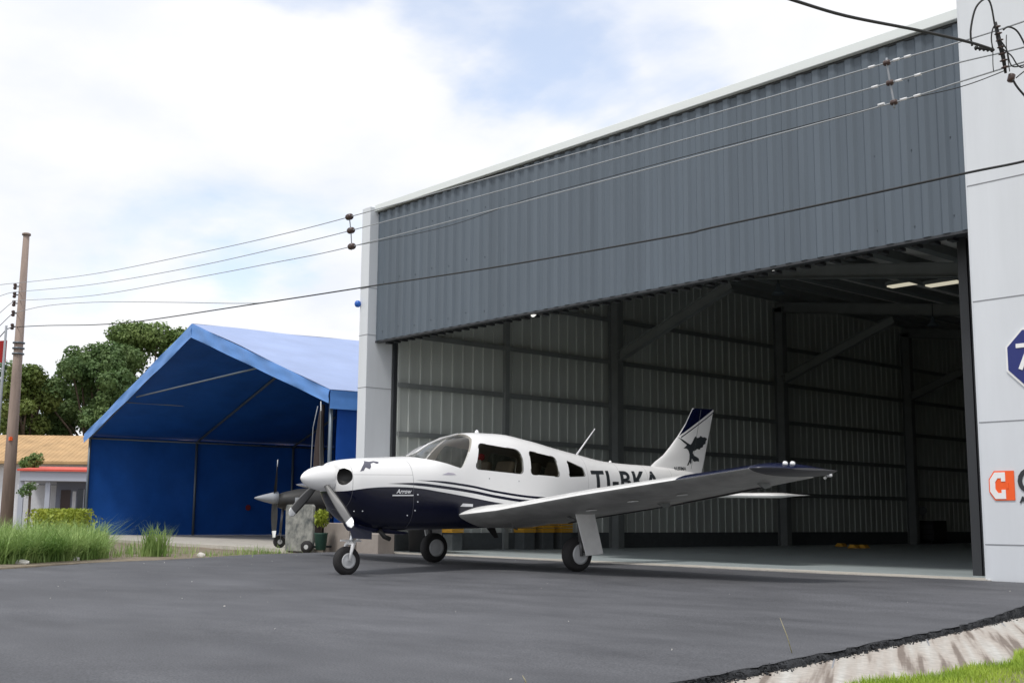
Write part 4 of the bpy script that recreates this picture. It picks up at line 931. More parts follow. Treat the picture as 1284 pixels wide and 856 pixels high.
def sec(a):
    a = min(max(a, ST[0][0]), ST[-1][0])
    for i in range(len(ST)-1):
        if a <= ST[i+1][0]: break
    p0 = ST[max(i-1,0)]; p1 = ST[i]; p2 = ST[i+1]; p3 = ST[min(i+2,len(ST)-1)]; h = p2[0]-p1[0]; t = (a-p1[0])/h; out = []
    for k in range(1,7):
        d = (p2[k]-p1[k])/h; dl = (p1[k]-p0[k])/(p1[0]-p0[0]) if i > 0 else d; dr = (p3[k]-p2[k])/(p3[0]-p2[0]) if i+2 < len(ST) else d
        m1 = 0 if dl*d <= 0 else 2*dl*d/(dl+d); m2 = 0 if dr*d <= 0 else 2*dr*d/(dr+d); t2 = t*t; t3 = t2*t
        out.append((2*t3-3*t2+1)*p1[k]+(t3-2*t2+t)*h*m1+(-2*t3+3*t2)*p2[k]+(t3-t2)*h*m2)
    return out
def half(a, z):
    w, zb, zc, zt, nl, nu = sec(a); t = (z-zc)/(zt-zc) if z > zc else (zc-z)/(zc-zb); n = nu if z > zc else nl
    return 0. if t >= 1 else w*(1-t**n)**(1/n)
def hull(off=0.0, a0=.455, a1=7.35, na=110, n=72, cap=True):
    mb = MB(); vs = []
    for i in range(na+1):
        a = a0 + (a1-a0)*(i/na)**1.25
        w, zb, zc, zt, nl, nu = sec(a); w -= off; zb += off; zt -= off
        for k in range(n):
            th = 2*math.pi*k/n; c, s_ = math.cos(th), math.sin(th); m_ = nu if s_ > 0 else nl
            y = w*math.copysign(abs(c)**(2/m_), c); z = zc + ((zt-zc) if s_ > 0 else (zc-zb))*math.copysign(abs(s_)**(2/m_), s_)
            vs.append((a, y, z))
    mb.add(vs, [(i*n+k, i*n+(k+1)%n, (i+1)*n+(k+1)%n, (i+1)*n+k) for i in range(na) for k in range(n)] , 0, True)
    mb.add([vs[k] for k in range(n)], [list(range(n))[::-1]]); mb.add([vs[na*n+k] for k in range(n)], [list(range(n))])
    return mb
def weld(me, d=1e-5):
    bm = bmesh.new(); bm.from_mesh(me); bmesh.ops.remove_doubles(bm, verts=bm.verts, dist=d); bmesh.ops.recalc_face_normals(bm, faces=bm.faces); bm.to_mesh(me); bm.free()
def roundpoly(P, r, n=4):
    out = []; m_ = len(P)
    for i in range(m_):
        p = Vector((*P[i],)); a = Vector((*P[i-1],)); b = Vector((*P[(i+1)%m_],)); da = (a-p); db = (b-p); ra = min(r, da.length*.45); rb = min(r, db.length*.45)
        s_, e = p+da.normalized()*ra, p+db.normalized()*rb
        for k in range(n+1):
            t = k/n; out.append(s_*(1-t)**2 + p*2*t*(1-t) + e*t*t)
    return out
def cutter(poly, b0, b1):
    mb = MB(); mb.prism([Vector((p[0], b0, p[1])) for p in poly], (0, b1-b0, 0)); return mb
W1 = roundpoly([(2.47,1.745),(3.10,1.665),(3.145,1.56),(3.13,1.335),(2.33,1.395)], .07)
W2 = roundpoly([(3.30,1.655),(3.79,1.575),(3.815,1.30),(3.275,1.33)], .06)
W3 = roundpoly([(4.03,1.53),(4.33,1.43),(4.36,1.315),(4.02,1.305)], .03)
WS = [(1.45,1.567),(1.62,1.532),(1.9,1.462),(2.10,1.40),(2.14,1.42),(2.28,1.62),(2.41,1.80),(2.42,2.1),(1.45,2.1)]
def temp(mb, name='cut'):
    me = mb.mesh(name, []); weld(me); o = bpy.data.objects.new(name, me); C.objects.link(o); return o
def boolean(target, cut, op):
    m_ = target.modifiers.new('b', 'BOOLEAN'); m_.operation = op; m_.object = cut; m_.solver = 'EXACT'
    me = evaluated(target); target.modifiers.clear(); old = target.data; target.data = me; bpy.data.meshes.remove(old)
hb = hull(); hm = hb.mesh('fuselage', []); weld(hm); fus = bpy.data.objects.new('fuselage', hm); C.objects.link(fus)
inn = temp(hull(.03, 1.30, 4.75, 60, 64)); boolean(fus, inn, 'DIFFERENCE')
cuts = [cutter(W1,.1,1), cutter(W1,-1,-.1), cutter(W2,.1,1), cutter(W2,-1,-.1), cutter(W3,.1,1), cutter(W3,-1,-.1), cutter(WS,-1,1)]
shell_src = hull(.004, 1.2, 4.9, 70, 72); shell_in = temp(hull(.012, 1.15, 4.95, 70, 72))
panes = []
for i, c_ in enumerate(cuts):
    co = temp(c_); boolean(fus, co, 'DIFFERENCE')
    so = temp(shell_src, 'pane'); boolean(so, shell_in, 'DIFFERENCE'); boolean(so, co, 'INTERSECT'); panes.append(so); bpy.data.objects.remove(co)
bpy.data.objects.remove(inn); bpy.data.objects.remove(shell_in)
for s_ in (-1, 1):     # engine air inlets
    e = MB(); e.lathe([(-.17,.02),(-.15,.06),(-.08,.10),(0,.105),(.07,.09),(.12,.04),(.13,.01)], (.455, s_*.30, 1.285), (1,0,0), 24)
    for i, v in enumerate(e.v): e.v[i] = (.49+(v[0]-.455)*.74, s_*.30 + (v[1]-s_*.30)*1.25, 1.285+(v[2]-1.285)*1.0)
    eo = temp(e); boolean(fus, eo, 'DIFFERENCE'); bpy.data.objects.remove(eo)
    pg = MB(); pg.lathe([(0,.115),(.02,.10)], (.62, s_*.30, 1.285), (1,0,0), 20)
    obj('inlet_shade_plug', pg, M['propblack'], AC, local=True)  # black plug added to give the inlet its shade

# livery node material
def livery():
    m = bpy.data.materials.new('white_and_navy_livery'); m.use_nodes = True; nt = m.node_tree; N = nt.nodes; L = nt.links; b = N['Principled BSDF']
    b.inputs['Roughness'].default_value = .25; b.inputs['Coat Weight'].default_value = .12; b.inputs['Coat Roughness'].default_value = .06; b.inputs['Specular IOR Level'].default_value = .4
    tc = N.new('ShaderNodeTexCoord'); sx = N.new('ShaderNodeSeparateXYZ'); L.new(tc.outputs['Object'], sx.inputs[0])
    def mth(op, a, b_=None):
        n = N.new('ShaderNodeMath'); n.operation = op
        for i, q in enumerate((a, b_)):
            if q is None: continue
            if isinstance(q, (int, float)): n.inputs[i].default_value = q
            else: L.new(q, n.inputs[i])
        return n.outputs[0]
    an = mth('DIVIDE', sx.outputs['X'], 8.0)
    def curve(pts):
        n = N.new('ShaderNodeFloatCurve'); c = n.mapping.curves[0]; pts = sorted(pts)
        c.points[0].location = (0, pts[0][1]/2); c.points[1].location = (1, pts[-1][1]/2)
        for a, z in pts: c.points.new(a/8, z/2)
        n.mapping.update(); L.new(an, n.inputs[1]); return mth('MULTIPLY', n.outputs[0], 2.0)
    z = sx.outputs['Z']
    # main navy: below edge
    e0 = curve([(.34,1.085),(.50,1.11),(.75,1.145),(1.1,1.158),(1.41,1.145),(1.78,1.095),(2.29,1.015),(2.66,.955),(2.95,.92),(4.0,.84),(5.5,.86),(7.3,1.05)])
    nav = mth('LESS_THAN', z, e0)
    def stripe(pts, th, a0):
        c = curve(pts); d = mth('ABSOLUTE', mth('SUBTRACT', z, c))
        w = mth('MULTIPLY', mth('MINIMUM', mth('MAXIMUM', mth('MULTIPLY', mth('SUBTRACT', sx.outputs['X'], a0), 2.2), 0), 1), th/2)
        return mth('LESS_THAN', d, w)
    s1 = stripe([(1.3,1.248),(1.48,1.24),(1.78,1.222),(2.11,1.185),(2.29,1.16),(2.66,1.095),(3.44,1.01),(5.0,.98),(7.3,1.16)], .030, 1.40)
    s2 = stripe([(.9,1.198),(1.07,1.20),(1.4,1.193),(1.78,1.158),(2.29,1.092),(2.66,1.03),(3.24,.962),(5.0,.93),(7.3,1.12)], .038, 1.0)
    k = mth('MAXIMUM', nav, mth('MAXIMUM', s1, s2))
    # panel lines
    mx = N.new('ShaderNodeMix'); mx.data_type = 'RGBA'; mx.inputs[6].default_value = (.82,.82,.82,1); mx.inputs[7].default_value = (.0025,.004,.018,1); L.new(k, mx.inputs[0])
    def line(a0, w, lo=-9, hi=9):
        x = mth('LESS_THAN', mth('ABSOLUTE', mth('SUBTRACT', sx.outputs['X'], a0)), w); return mth('MULTIPLY', x, mth('MULTIPLY', mth('GREATER_THAN', z, lo), mth('LESS_THAN', z, hi)))
    pl_ = mth('MAXIMUM', line(1.37,.004,-9,1.5), mth('MAXIMUM', line(.55,.003,-9,9), mth('MAXIMUM', mth('MAXIMUM', line(4.42,.0025), line(5.15,.0025)), mth('MAXIMUM', line(5.8,.0025), line(6.4,.0025)))))
    mz = mth('MULTIPLY', mth('LESS_THAN', mth('ABSOLUTE', mth('SUBTRACT', z, 1.31)), .003), mth('MULTIPLY', mth('LESS_THAN', sx.outputs['X'], 1.37), mth('GREATER_THAN', sx.outputs['X'], .5)))
    pl_ = mth('MAXIMUM', pl_, mz)
    m2 = N.new('ShaderNodeMix'); m2.data_type = 'RGBA'; L.new(mth('MULTIPLY', pl_, .55), m2.inputs[0]); L.new(mx.outputs[2], m2.inputs[6]); m2.inputs[7].default_value = (.10,.10,.11,1)
    L.new(m2.outputs[2], b.inputs['Base Color'])
    n = N.new('ShaderNodeTexNoise'); n.inputs['Scale'].default_value = 2.5; L.new(tc.outputs['Object'], n.inputs['Vector'])
    bp = N.new('ShaderNodeBump'); bp.inputs['Strength'].default_value = .06; bp.inputs['Distance'].default_value = .05; L.new(n.outputs['Fac'], bp.inputs['Height']); L.new(bp.outputs[0], b.inputs['Normal'])
    return m
M['livery'] = livery()
fus.data.materials.clear(); fus.data.materials.append(M['livery']); fus.data.materials.append(M['inner']); fus.data.materials.append(M['propblack'])
for p_ in fus.data.polygons:
    c = p_.center
    ins = 1.28 < c.x < 4.77 and abs(c.y) < half(c.x, c.z) - .02 and p_.area < 10
    w, zb, zc, zt, nl, nu = sec(c.x)
    ins = ins and c.z < zt - .015 and c.z > zb + .015
    inl = any(((c.x-.49)/.118)**2 + ((c.y-q*.30)/.145)**2 + ((c.z-1.285)/.108)**2 < 1.0 for q in (-1,1)) and c.x > .46 and abs(c.y) < half(c.x, c.z) - .004  # faces inside the inlets, blackened for the shade in the recess
    p_.material_index = 2 if inl else (1 if ins else 0); p_.use_smooth = True
fus.parent = AC; fus.name = 'fuselage'
try:
    fus.data.set_sharp_from_angle(angle=R_(40))
except Exception: pass
names = ['side_window']*6 + ['windscreen']
for so, nm in zip(panes, names):
    so.name = nm; so.parent = AC; so.data.materials.clear(); so.data.materials.append(M['windglass'] if nm == 'windscreen' else M['sideglass'])
    for p_ in so.data.polygons: p_.use_smooth = False
# windscreen centre post + window seals
p = MB(); pts = [(a, 0, sec(a)[3]+.002) for a in [1.60,1.75,1.95,2.15,2.42]]
for q, r in zip(pts, pts[1:]): p.bar(q, r, .035, .014)
obj('windscreen_post', p, M['white'], AC, local=True)
for poly in (W1, W2, W3):
    for s_ in (-1, 1):
        p = MB(); n = len(poly); c_ = sum((q for q in poly), Vector((0,0)))/n; vs = []
        for q in poly:
            for k in (1.0, 1.0):
                pass
            o_ = q + (q-c_).normalized()*.010
            vs += [(q.x, s_*(half(q.x,q.y)+.0015), q.y), (o_.x, s_*(half(o_.x,o_.y)+.0015), o_.y)]
        p.add(vs, [(2*i, 2*((i+1)%n), 2*((i+1)%n)+1, 2*i+1) for i in range(n)]); obj('window_seal', p, M['black'], AC, local=True, fix=False)
# cabin furniture
for a in (2.45, 3.35):
    for s_ in (-1, 1):
        p = MB(); p.box((a, s_*.26-.2, .85), (a+.45, s_*.26+.2, 1.02)); cu = obj('seat', p, M['seat'], AC, local=True, bevel=.04)
        p = MB(); p.add([(a+.40,s_*.26-.19,1.0),(a+.50,s_*.26-.19,1.0),(a+.66,s_*.26-.17,1.50),(a+.58,s_*.26-.17,1.52),(a+.40,s_*.26+.19,1.0),(a+.50,s_*.26+.19,1.0),(a+.66,s_*.26+.17,1.50),(a+.58,s_*.26+.17,1.52)], [(0,1,2,3),(7,6,5,4),(0,4,5,1),(1,5,6,2),(2,6,7,3),(3,7,4,0)]); obj('backrest', p, M['seat'], cu, local=True, bevel=.03)
p = MB(); p.box((1.95,-.48,1.05),(2.02,.48,1.44)); obj('instrument_panel', p, M['crate'], AC, local=True, bevel=.02)
p = MB(); p.add([(1.60,-.42,1.47),(1.60,.42,1.47),(2.08,.48,1.45),(2.08,-.48,1.45)], [(0,1,2,3)]); obj('glare_shield', p, M['inner'], AC, local=True)
for s_ in (-1,1):
    p = MB(); p.tube([(2.0,s_*.25,1.30),(2.25,s_*.25,1.33)], .014, 8); p.tube([(2.26,s_*.25-.13,1.42),(2.26,s_*.25-.11,1.32),(2.26,s_*.25,1.31),(2.26,s_*.25+.11,1.32),(2.26,s_*.25+.13,1.42)], .014, 8); obj('control_yoke', p, M['prop'], AC, local=True)
p = MB(); p.box((2.46,-.44,1.36),(2.50,-.38,1.52)); p.box((2.40,-.42,1.36),(2.55,-.36,1.38)); obj('white_card', p, M['sleeve'], AC, local=True)
p = MB(); p.lathe([(-.05,.01),(-.03,.05),(.03,.05),(.05,.01)], (2.60,-.30,1.56), (0,0,1), 12); obj('red_headset', p, M['red'], AC, local=True)
# roof bulge/antenna, whip
p = MB(); p.tube([(4.56,0,1.615),(4.95,0,2.03)], [.014,.007], 6); obj('whip_antenna', p, M['sleeve'], AC, local=True)
p = MB(); p.lathe([(0,.03),(.03,.028),(.05,.01)], (2.75,0,1.895), (0,0,1), 12); obj('roof_beacon', p, M['lens'], AC, local=True)
p = MB(); p.lathe([(0,.025),(.02,.022),(.035,.006)], (5.25,0,1.523), (0,0,1), 12); obj('antenna_blister', p, M['white'], AC, local=True)

# spinner + propeller
sp_ = MB(); sp_.lathe([(.045,.004),(.052,.024),(.07,.050),(.10,.078),(.15,.109),(.21,.133),(.28,.151),(.36,.163),(.43,.169),(.478,.169)], (0,0,1.268), (1,0,0), 40); sn = obj('spinner', sp_, M['white'], AC, local=True)
sp_ = MB(); sp_.lathe([(.479,.150),(.50,.150)], (0,0,1.268), (1,0,0), 32); obj('spinner_backplate', sp_, M['propblack'], AC, local=True)
hub = Vector((.34, 0, 1.268))
for an in (4, 119, 233):
    # an measured from straight up towards +y (far side), clockwise seen from behind
    a = R_(an); dr = Vector((0, math.sin(a), math.cos(a))); tn = Vector((0, math.cos(a), -math.sin(a)))
    mb = MB(); vs = []; ns = 14; Lb = .97; K = 8
    for k in range(ns+1):
        s_ = k/ns; c = hub + dr*(.10+ (Lb-.10)*s_); ch = (.026 + .032*math.sin(min(1,s_*1.25)*math.pi*.62)) * (1 if s_ < .93 else (1.0-(s_-.93)*8)); tw = R_(66-44*s_); th = .020*(1-s_*.75)
        for j in range(K):
            g_ = 2*math.pi*j/K; cx = math.cos(g_)*ch; ct = math.sin(g_)*th
            vs.append(c + (tn*math.cos(tw)+Vector((1,0,0))*math.sin(tw))*cx + (Vector((1,0,0))*math.cos(tw)-tn*math.sin(tw))*ct)
    fs = [(k*K+j, k*K+(j+1)%K, (k+1)*K+(j+1)%K, (k+1)*K+j) for k in range(ns) for j in range(K)]
    mb.add(vs, fs, 0, True); mb.add([vs[ns*K+j] for j in range(K)], [list(range(K))], 1)
    for fi in range(len(fs)):
        k, j = fi//K, fi % K
        if k >= ns-2: mb.m[fi] = 1
        elif j in (4, 5, 6): mb.m[fi] = 2
    bl = obj('propeller_blade', mb, [M['propblack'], M['lens'], M['prop']], AC, local=True)
    cf = MB(); cf.lathe([(0,.035),(.05,.032)], hub+dr*.10, dr, 12); obj('blade_cuff', cf, M['propblack'], bl, local=True)

# wings
def wing_sta(b):
    """(LE a, TE a, z of LE, thickness ratio, incidence drop)"""
    b = abs(b)
    if b < 1.0: le = 2.02 + (2.33-2.02)*max(0,(b-.40))/.60
    elif b < 2.6: le = 2.33
    else: le = 2.33 + .36*(b-2.6)/2.65
    te = 3.95 if b < 2.6 else 3.95 - .22*(b-2.6)/2.65
    return le, te, .735+.1215*b, .150 if b < 1.4 else .150-.03*(b-1.4)/3.9
def airfoil(x, t):
    y = t/2*max(0, math.sin(math.pi*min(1,x)**.74))**.9; c = .02*math.sin(math.pi*x)
    return c+y, c-y
def wing_section(b, x0, x1, sgn, drop=0, n=18, twist=.075):
    le, te, z, t = wing_sta(b); ch = te-le; pts = []
    if sgn > 0: z -= .024*b
    xs = [x0+(x1-x0)*(1-math.cos(math.pi*i/n))/2 for i in range(n+1)]
    for x in xs: pts.append((x, airfoil(x, t)[0]))
    for x in xs[::-1]: pts.append((x, airfoil(x, t)[1]-.0004))
    out = []
    for x, y in pts:
        out.append(Vector((le+ch*x, sgn*b, z + y*ch - twist*ch*x - drop*max(0,(x-x0))*ch)))
    return out
def loft(secs, mi=0, capped=True):
    mb = MB(); n = len(secs[0]); vs = [v for s_ in secs for v in s_]
    mb.add(vs, [(i*n+k, i*n+(k+1)%n, (i+1)*n+(k+1)%n, (i+1)*n+k) for i in range(len(secs)-1) for k in range(n)], mi, True)
    if capped: mb.add(secs[0], [list(range(n))[::-1]], mi); mb.add(secs[-1], [list(range(n))], mi)
    return mb
def lin(a, b, n): return [a+(b-a)*i/n for i in range(n+1)]
for sgn in (-1, 1):
    lab = 'left wing reaching towards the right of the picture' if sgn < 0 else 'far wing showing behind the spinner'
    fb = .745
    mb = loft([wing_section(b, 0, fb, sgn) for b in [.35,.5,.7,.85,1.0]+lin(1.2,4.95,16)])
    # navy band along the leading edge outboard
    n = len(wing_section(1,0,1,sgn)); bl_ = [.35,.5,.7,.85,1.0]+lin(1.2,4.95,16)
    for i in range(len(bl_)-1):
        for k in range(n):
            if bl_[i] >= 4.0 and (k < 12): mb.m[i*n+k] = 1
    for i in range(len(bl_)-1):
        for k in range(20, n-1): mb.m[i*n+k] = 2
    wg = obj('wing', mb, [M['wingwhite'], M['navy'], M['bellyshade']], AC, local=True); wg['label'] = lab
    fl_ = obj('flap', loft([wing_section(b, fb+.008, 1, sgn, .03) for b in lin(.62,2.9,8)]), M['bellyshade'], wg, local=True)
    ail = obj('aileron', loft([wing_section(b, fb+.008, 1, sgn, .02) for b in lin(2.93,4.93,8)]), M['bellyshade'], wg, local=True)
    # moulded tip
    secs = []
    for i in range(9):
        t = i/8; b = 4.955+(.30 if sgn < 0 else .62)*t; S0 = wing_section(4.955, 0, 1, sgn); cz = sum(v.z for v in S0)/len(S0); kf = math.sqrt(max(0,1-t*t*.97)); 
        le, te = min(v.x for v in S0), max(v.x for v in S0)
        secs.append([Vector((te - (te-v.x)*(1-.30*t*t) , sgn*b, cz+.02*t + (v.z-cz)*kf)) for v in S0])
    wt = loft(secs); n = len(secs[0])
    for i in range(8):
        for k in range(n): wt.m[i*n+k] = 1 if k < 19 else 0
    tip = obj('wing_tip', wt, [M['tipshade'] if sgn < 0 else M['wingwhite'], M['navy']], wg, local=True)
    p = MB(); c = Vector((secs[4][18].x+.0, sgn*5.12, secs[4][18].z)); p.lathe([(0,.022),(.05,.022),(.08,.008)], c, (1,0,0), 10); p.lathe([(0,.016),(.05,.015)], c+Vector((.0,-sgn*.04,-.03)), (1,-sgn*.6,0), 8); obj('tail_light', p, M['lens'], tip, local=True)
    for q in (0, .08):
        p = MB(); p.lathe([(-.03,.008),(-.015,.025),(.015,.025),(.03,.008)], (2.98+q*1.2, sgn*(5.17+q*.25), secs[0][8].z-.005), (1,0,0), 10); obj('navigation_light', p, M['lens'], tip, local=True)
    # flap track fairings / hinge brackets below
    for b in (2.9, 4.5):
        S0 = wing_section(b, .70, .82, sgn); lo = min(S0, key=lambda v: v.z); p = MB()
        p.prism([Vector((lo.x-.12, sgn*b-.008, lo.z-.004)), Vector((lo.x+.0, sgn*b-.008, lo.z-.06)), Vector((lo.x+.10, sgn*b-.008, lo.z-.05)), Vector((lo.x+.10, sgn*b-.008, lo.z-.004))], (0,.016,0)); obj('hinge_bracket', p, M['steel'], wg, local=True)
    p = MB(); pv = None
    for b in lin(.7, 4.2, 14):
        q = min(wing_section(b, .93, .98, sgn), key=lambda v: v.z) + Vector((0,0,-.012))
        if pv is not None: p.bar(pv, q, .05, .018)
        pv = q
    obj('flap_gap_strip', p, M['propblack'], wg, local=True)
    # underside access panels
    for (b, x) in ((2.2,.35),(3.0,.30),(3.6,.42)):
        S0 = wing_section(b, x, x+.02, sgn); z0 = min(v.z for v in S0); p = MB(); p.lathe([(0,.07),(.006,.068)], (S0[0].x, sgn*b, z0-.004), (0,.12*-sgn*-1,-1), 20); obj('access_panel', p, M['wingwhite'], wg, local=True)
    # wing root step/gear bay shadow panel
    # ---- main gear
    axle = Vector((3.15, sgn*1.63, .30 if sgn < 0 else .265)); zb_w = .735+.1215*1.6-.10
    leg = MB(); leg.tube([(3.12, sgn*1.72, zb_w+.05), (3.14, sgn*1.72, axle.z+.16)], .034, 12); leg.tube([(3.14, sgn*1.72, axle.z+.18), (3.15, sgn*1.72, axle.z-.02)], .022, 10); leg.tube([(3.15, sgn*1.74, axle.z), (3.15, sgn*1.60, axle.z)], .02, 8)
    leg.tube([(3.12, sgn*1.72, zb_w-.12), (3.12, sgn*1.25, zb_w+.02)], .014, 8); leg.tube([(3.20, sgn*1.72, axle.z+.2), (3.24, sgn*1.72, axle.z+.12), (3.19, sgn*1.72, axle.z+.02)], .012, 6)
    lg = obj('main_gear_leg', leg, M['prop'], AC, local=True)
    ty = MB(); ty.lathe([(-.07,.13),(-.075,.17),(-.062,.205),(-.03,.219),(.03,.219),(.062,.205),(.075,.17),(.07,.13)], axle, (0,1,0), 36); wl = obj('main_wheel', ty, M['tyre'], AC, local=True)
    rm = MB(); rm.lathe([(-.082,.03),(-.074,.06),(-.074,.10),(-.079,.128),(.079,.128),(.074,.10),(.074,.06),(.082,.03)], axle, (0,1,0), 28); obj('rim', rm, M['rim'], wl, local=True)
    dr_ = MB()
    yb = -1.80 if sgn < 0 else 1.80
    q = [Vector((3.00, sgn*1.755, .86 if sgn<0 else .84)), Vector((3.33, sgn*1.755, .84 if sgn<0 else .82)), Vector((3.44, yb, .30)), Vector((3.15, yb, .285))]
    dr_.prism(q, (0, sgn*.018, 0)); obj('gear_door', dr_, M['wingwhite'], AC, local=True, bevel=.004)
    wb = MB(); wb.add([(2.95, sgn*1.1, zb_w-.035-.06), (3.35, sgn*1.1, zb_w-.075-.06), (3.35, sgn*1.66, zb_w-.008-.055), (2.95, sgn*1.66, zb_w+.03-.055)], [(0,1,2,3)]); 
# stall strip
# stabilator
def foil(le, te, y, z, t, n=12):
    xs = [(1-math.cos(math.pi*i/n))/2 for i in range(n+1)]; o_ = []
    f_ = lambda x: 5*t*(.2969*math.sqrt(x)-.1260*x-.3516*x*x+.2843*x**3-.1036*x**4)*(te-le)
    for x in xs: o_.append(Vector((le+(te-le)*x, y, z+f_(x))))
    for x in xs[::-1]: o_.append(Vector((le+(te-le)*x, y, z-f_(x)-.0003)))
    return o_
for sgn in (-1, 1):
    secs = [foil(6.55, 7.32, sgn*b, 1.035, .10) for b in lin(.02,1.9,6)] + [foil(6.55+.02*k*k, 7.32-.01*k, sgn*(1.9+.07*k), 1.035, .10-.022*k) for k in range(1,4)]
    sb = obj('stabilator', loft(secs), M['wingwhite'], AC, local=True)
    obj('trim_tab', loft([foil(7.33, 7.46, sgn*b, 1.035, .05) for b in (.15, 1.3)]), M['wingwhite'], sb, local=True)
# fin
finP = [(6.05,1.45),(6.20,1.555),(6.38,1.66),(6.54,1.80),(6.72,1.975),(6.90,2.18),(7.06,2.42),(7.33,2.435),(7.59,2.43)]
def fin_edge(z, te=False):
    if te: return 7.28 + (z-1.40)*(7.59-7.28)/1.03
    pts = finP[:7]
    for (a0,z0),(a1,z1) in zip(pts, pts[1:]):
        if z <= z1: return a0+(a1-a0)*(z-z0)/(z1-z0)
    return 7.06
secs = []
for z in [1.30,1.38,1.45,1.50,1.555,1.60,1.66,1.73,1.80,1.88,1.975,2.08,2.18,2.30,2.40,2.425]:
    le = fin_edge(max(z,1.45)); te = fin_edge(z, True)-.02; hy = 7.05 + (z-1.3)*.20 
    t = .085 if z < 2.4 else .05
    S0 = foil(le, te, 0, 0, t if z > 1.6 else .07); secs.append([Vector((v.x, v.z, z)) for v in S0])
fin = obj('fin', loft(secs), M['white'], AC, local=True); 
def fin_half(a, z):
    le = fin_edge(max(z,1.45)); te = fin_edge(z, True)-.02; x = min(max((a-le)/(te-le), 0.001), 1); t = .085 if z > 1.6 else .07
    return 5*t*(.2969*math.sqrt(x)-.1260*x-.3516*x*x+.2843*x**3-.1036*x**4)*(te-le)
def decal(poly, fn, off, name, m, parent, sides=(-1,), sub=10):
    """thin vinyl following the surface: polygon in (a, z) laid at half-width fn(a, z)"""
    for s_ in sides:
        bm = bmesh.new(); vs = [bm.verts.new((a, 0, z)) for a, z in poly]
        for tr3 in tessellate_polygon([[Vector((a, z, 0)) for a, z in poly]]):
            try: bm.faces.new([vs[q] for q in tr3])
            except ValueError: pass
        for _ in range(3):
            es = [e for e in bm.edges if e.calc_length() > .06]
            if es: bmesh.ops.subdivide_edges(bm, edges=es, cuts=1); bmesh.ops.triangulate(bm, faces=[f for f in bm.faces if len(f.verts) > 3], ngon_method='EAR_CLIP')
        for v in bm.verts: v.co.y = s_*(fn(v.co.x, v.co.z)+off)
        me = bpy.data.meshes.new(name); bm.to_mesh(me); bm.free(); me.materials.append(m); obj(name, me, m, parent, local=True, fix=False)
# navy top area of fin: ahead of a diagonal line
top = [(6.73,1.972),(6.80,2.05),(6.90,2.17),(6.98,2.29),(7.06,2.405),(7.10,2.424),(7.33,2.424),(7.555,2.424)]
decal(top, fin_half, .003, 'navy_panel', M['navy'], fin, (-1,1))
decal([(6.76,1.955),(7.565,2.385),(7.565,2.37),(6.76,1.938)], fin_half, .003, 'navy_line', M['navy'], fin, (-1,1))
eagle = [(6.69,1.955),(6.80,1.91),(6.90,1.86),(6.965,1.835),(7.0,1.86),(7.03,1.90),(7.07,1.955),(7.10,1.975),(7.13,1.945),(7.18,1.955),(7.22,1.985),(7.27,1.96),(7.33,1.965),(7.385,1.94),(7.35,1.90),(7.345,1.86),(7.29,1.84),(7.27,1.80),(7.22,1.79),(7.19,1.76),(7.13,1.77),(7.08,1.745),(7.03,1.735),(7.02,1.70),(7.06,1.66),(7.11,1.645),(7.17,1.62),(7.18,1.57),(7.12,1.575),(7.06,1.565),(7.02,1.585),(6.995,1.62),(6.99,1.55),(6.965,1.52),(6.95,1.56),(6.92,1.51),(6.875,1.50),(6.91,1.55),(6.935,1.60),(6.94,1.68),(6.92,1.735),(6.88,1.77),(6.80,1.775),(6.86,1.81),(6.88,1.83),(6.80,1.875)]
decal(eagle, fin_half, .004, 'eagle_emblem', M['charcoal'], fin, (-1,))
p = MB(); p.prism([Vector((6.55,-.012,.99)),Vector((6.95,-.012,1.06)),Vector((6.9,-.012,.93)),Vector((6.75,-.012,.90))], (0,.024,0)); obj('tail_tiedown', p, M['propblack'], AC, local=True)
# rudder line
p = MB(); 
for s_ in (-1,1):
    for (a0,z0),(a1,z1) in (((6.98,1.45),(7.24,2.41)),): 
        n = 10
        for i in range(n):
            q = lambda t: Vector((a0+(a1-a0)*t, s_*(fin_half(a0+(a1-a0)*t, z0+(z1-z0)*t)+.0015), z0+(z1-z0)*t)); p.bar(q(i/n), q((i+1)/n), .005, .005)
obj('rudder_gap', p, M['steel'], fin, local=True)
# text following the surface
def surf_text(txt, size, a0, z0, fn, off, m, name, parent, bold=.0, shear=0, width=None, sides=(-1,), space=1.0):
    for s_ in sides:
        me = text_mesh(txt, size, bold, shear, space); xs = [v.co.x for v in me.vertices]; x0, x1 = min(xs), max(xs); k = (width/(x1-x0)) if width else 1; ys = min(v.co.y for v in me.vertices)
        bm = bmesh.new(); bm.from_mesh(me); bmesh.ops.triangulate(bm, faces=bm.faces)
        for _ in range(2):
            es = [e for e in bm.edges if e.calc_length() > .06]
            if es: bmesh.ops.subdivide_edges(bm, edges=es, cuts=1); bmesh.ops.triangulate(bm, faces=bm.faces)
        for v in bm.verts:
            x, y = v.co.x, v.co.y; a = a0+(x-x0)*k; z = z0+(y-ys); v.co = Vector((a, s_*(fn(a, z)+off), z))
        bm.to_mesh(me); bm.free(); me.materials.clear(); me.materials.append(m); obj(name, me, m, parent, local=True, fix=False)
surf_text('TI-BKA', .385, 4.49, 1.115, half, .003, M['charcoal'], 'registration', AC, .010, 0, 1.60, (-1,), 1.12)
surf_text('AUSIMA', .075, 6.56, 1.425, lambda a, z: max(fin_half(a, z), half(a, z)), .004, M['charcoal'], 'tail_lettering', fin, .002, 0, .30)
surf_text('Arrow', .075, 1.12, 1.075, half, .003, M['sleeve'], 'script_lettering', AC, .002, .3, .22)
decal([(1.06,1.045),(1.36,1.045),(1.37,1.060),(1.07,1.060)], half, .003, 'script_underline', M['sleeve'], AC)
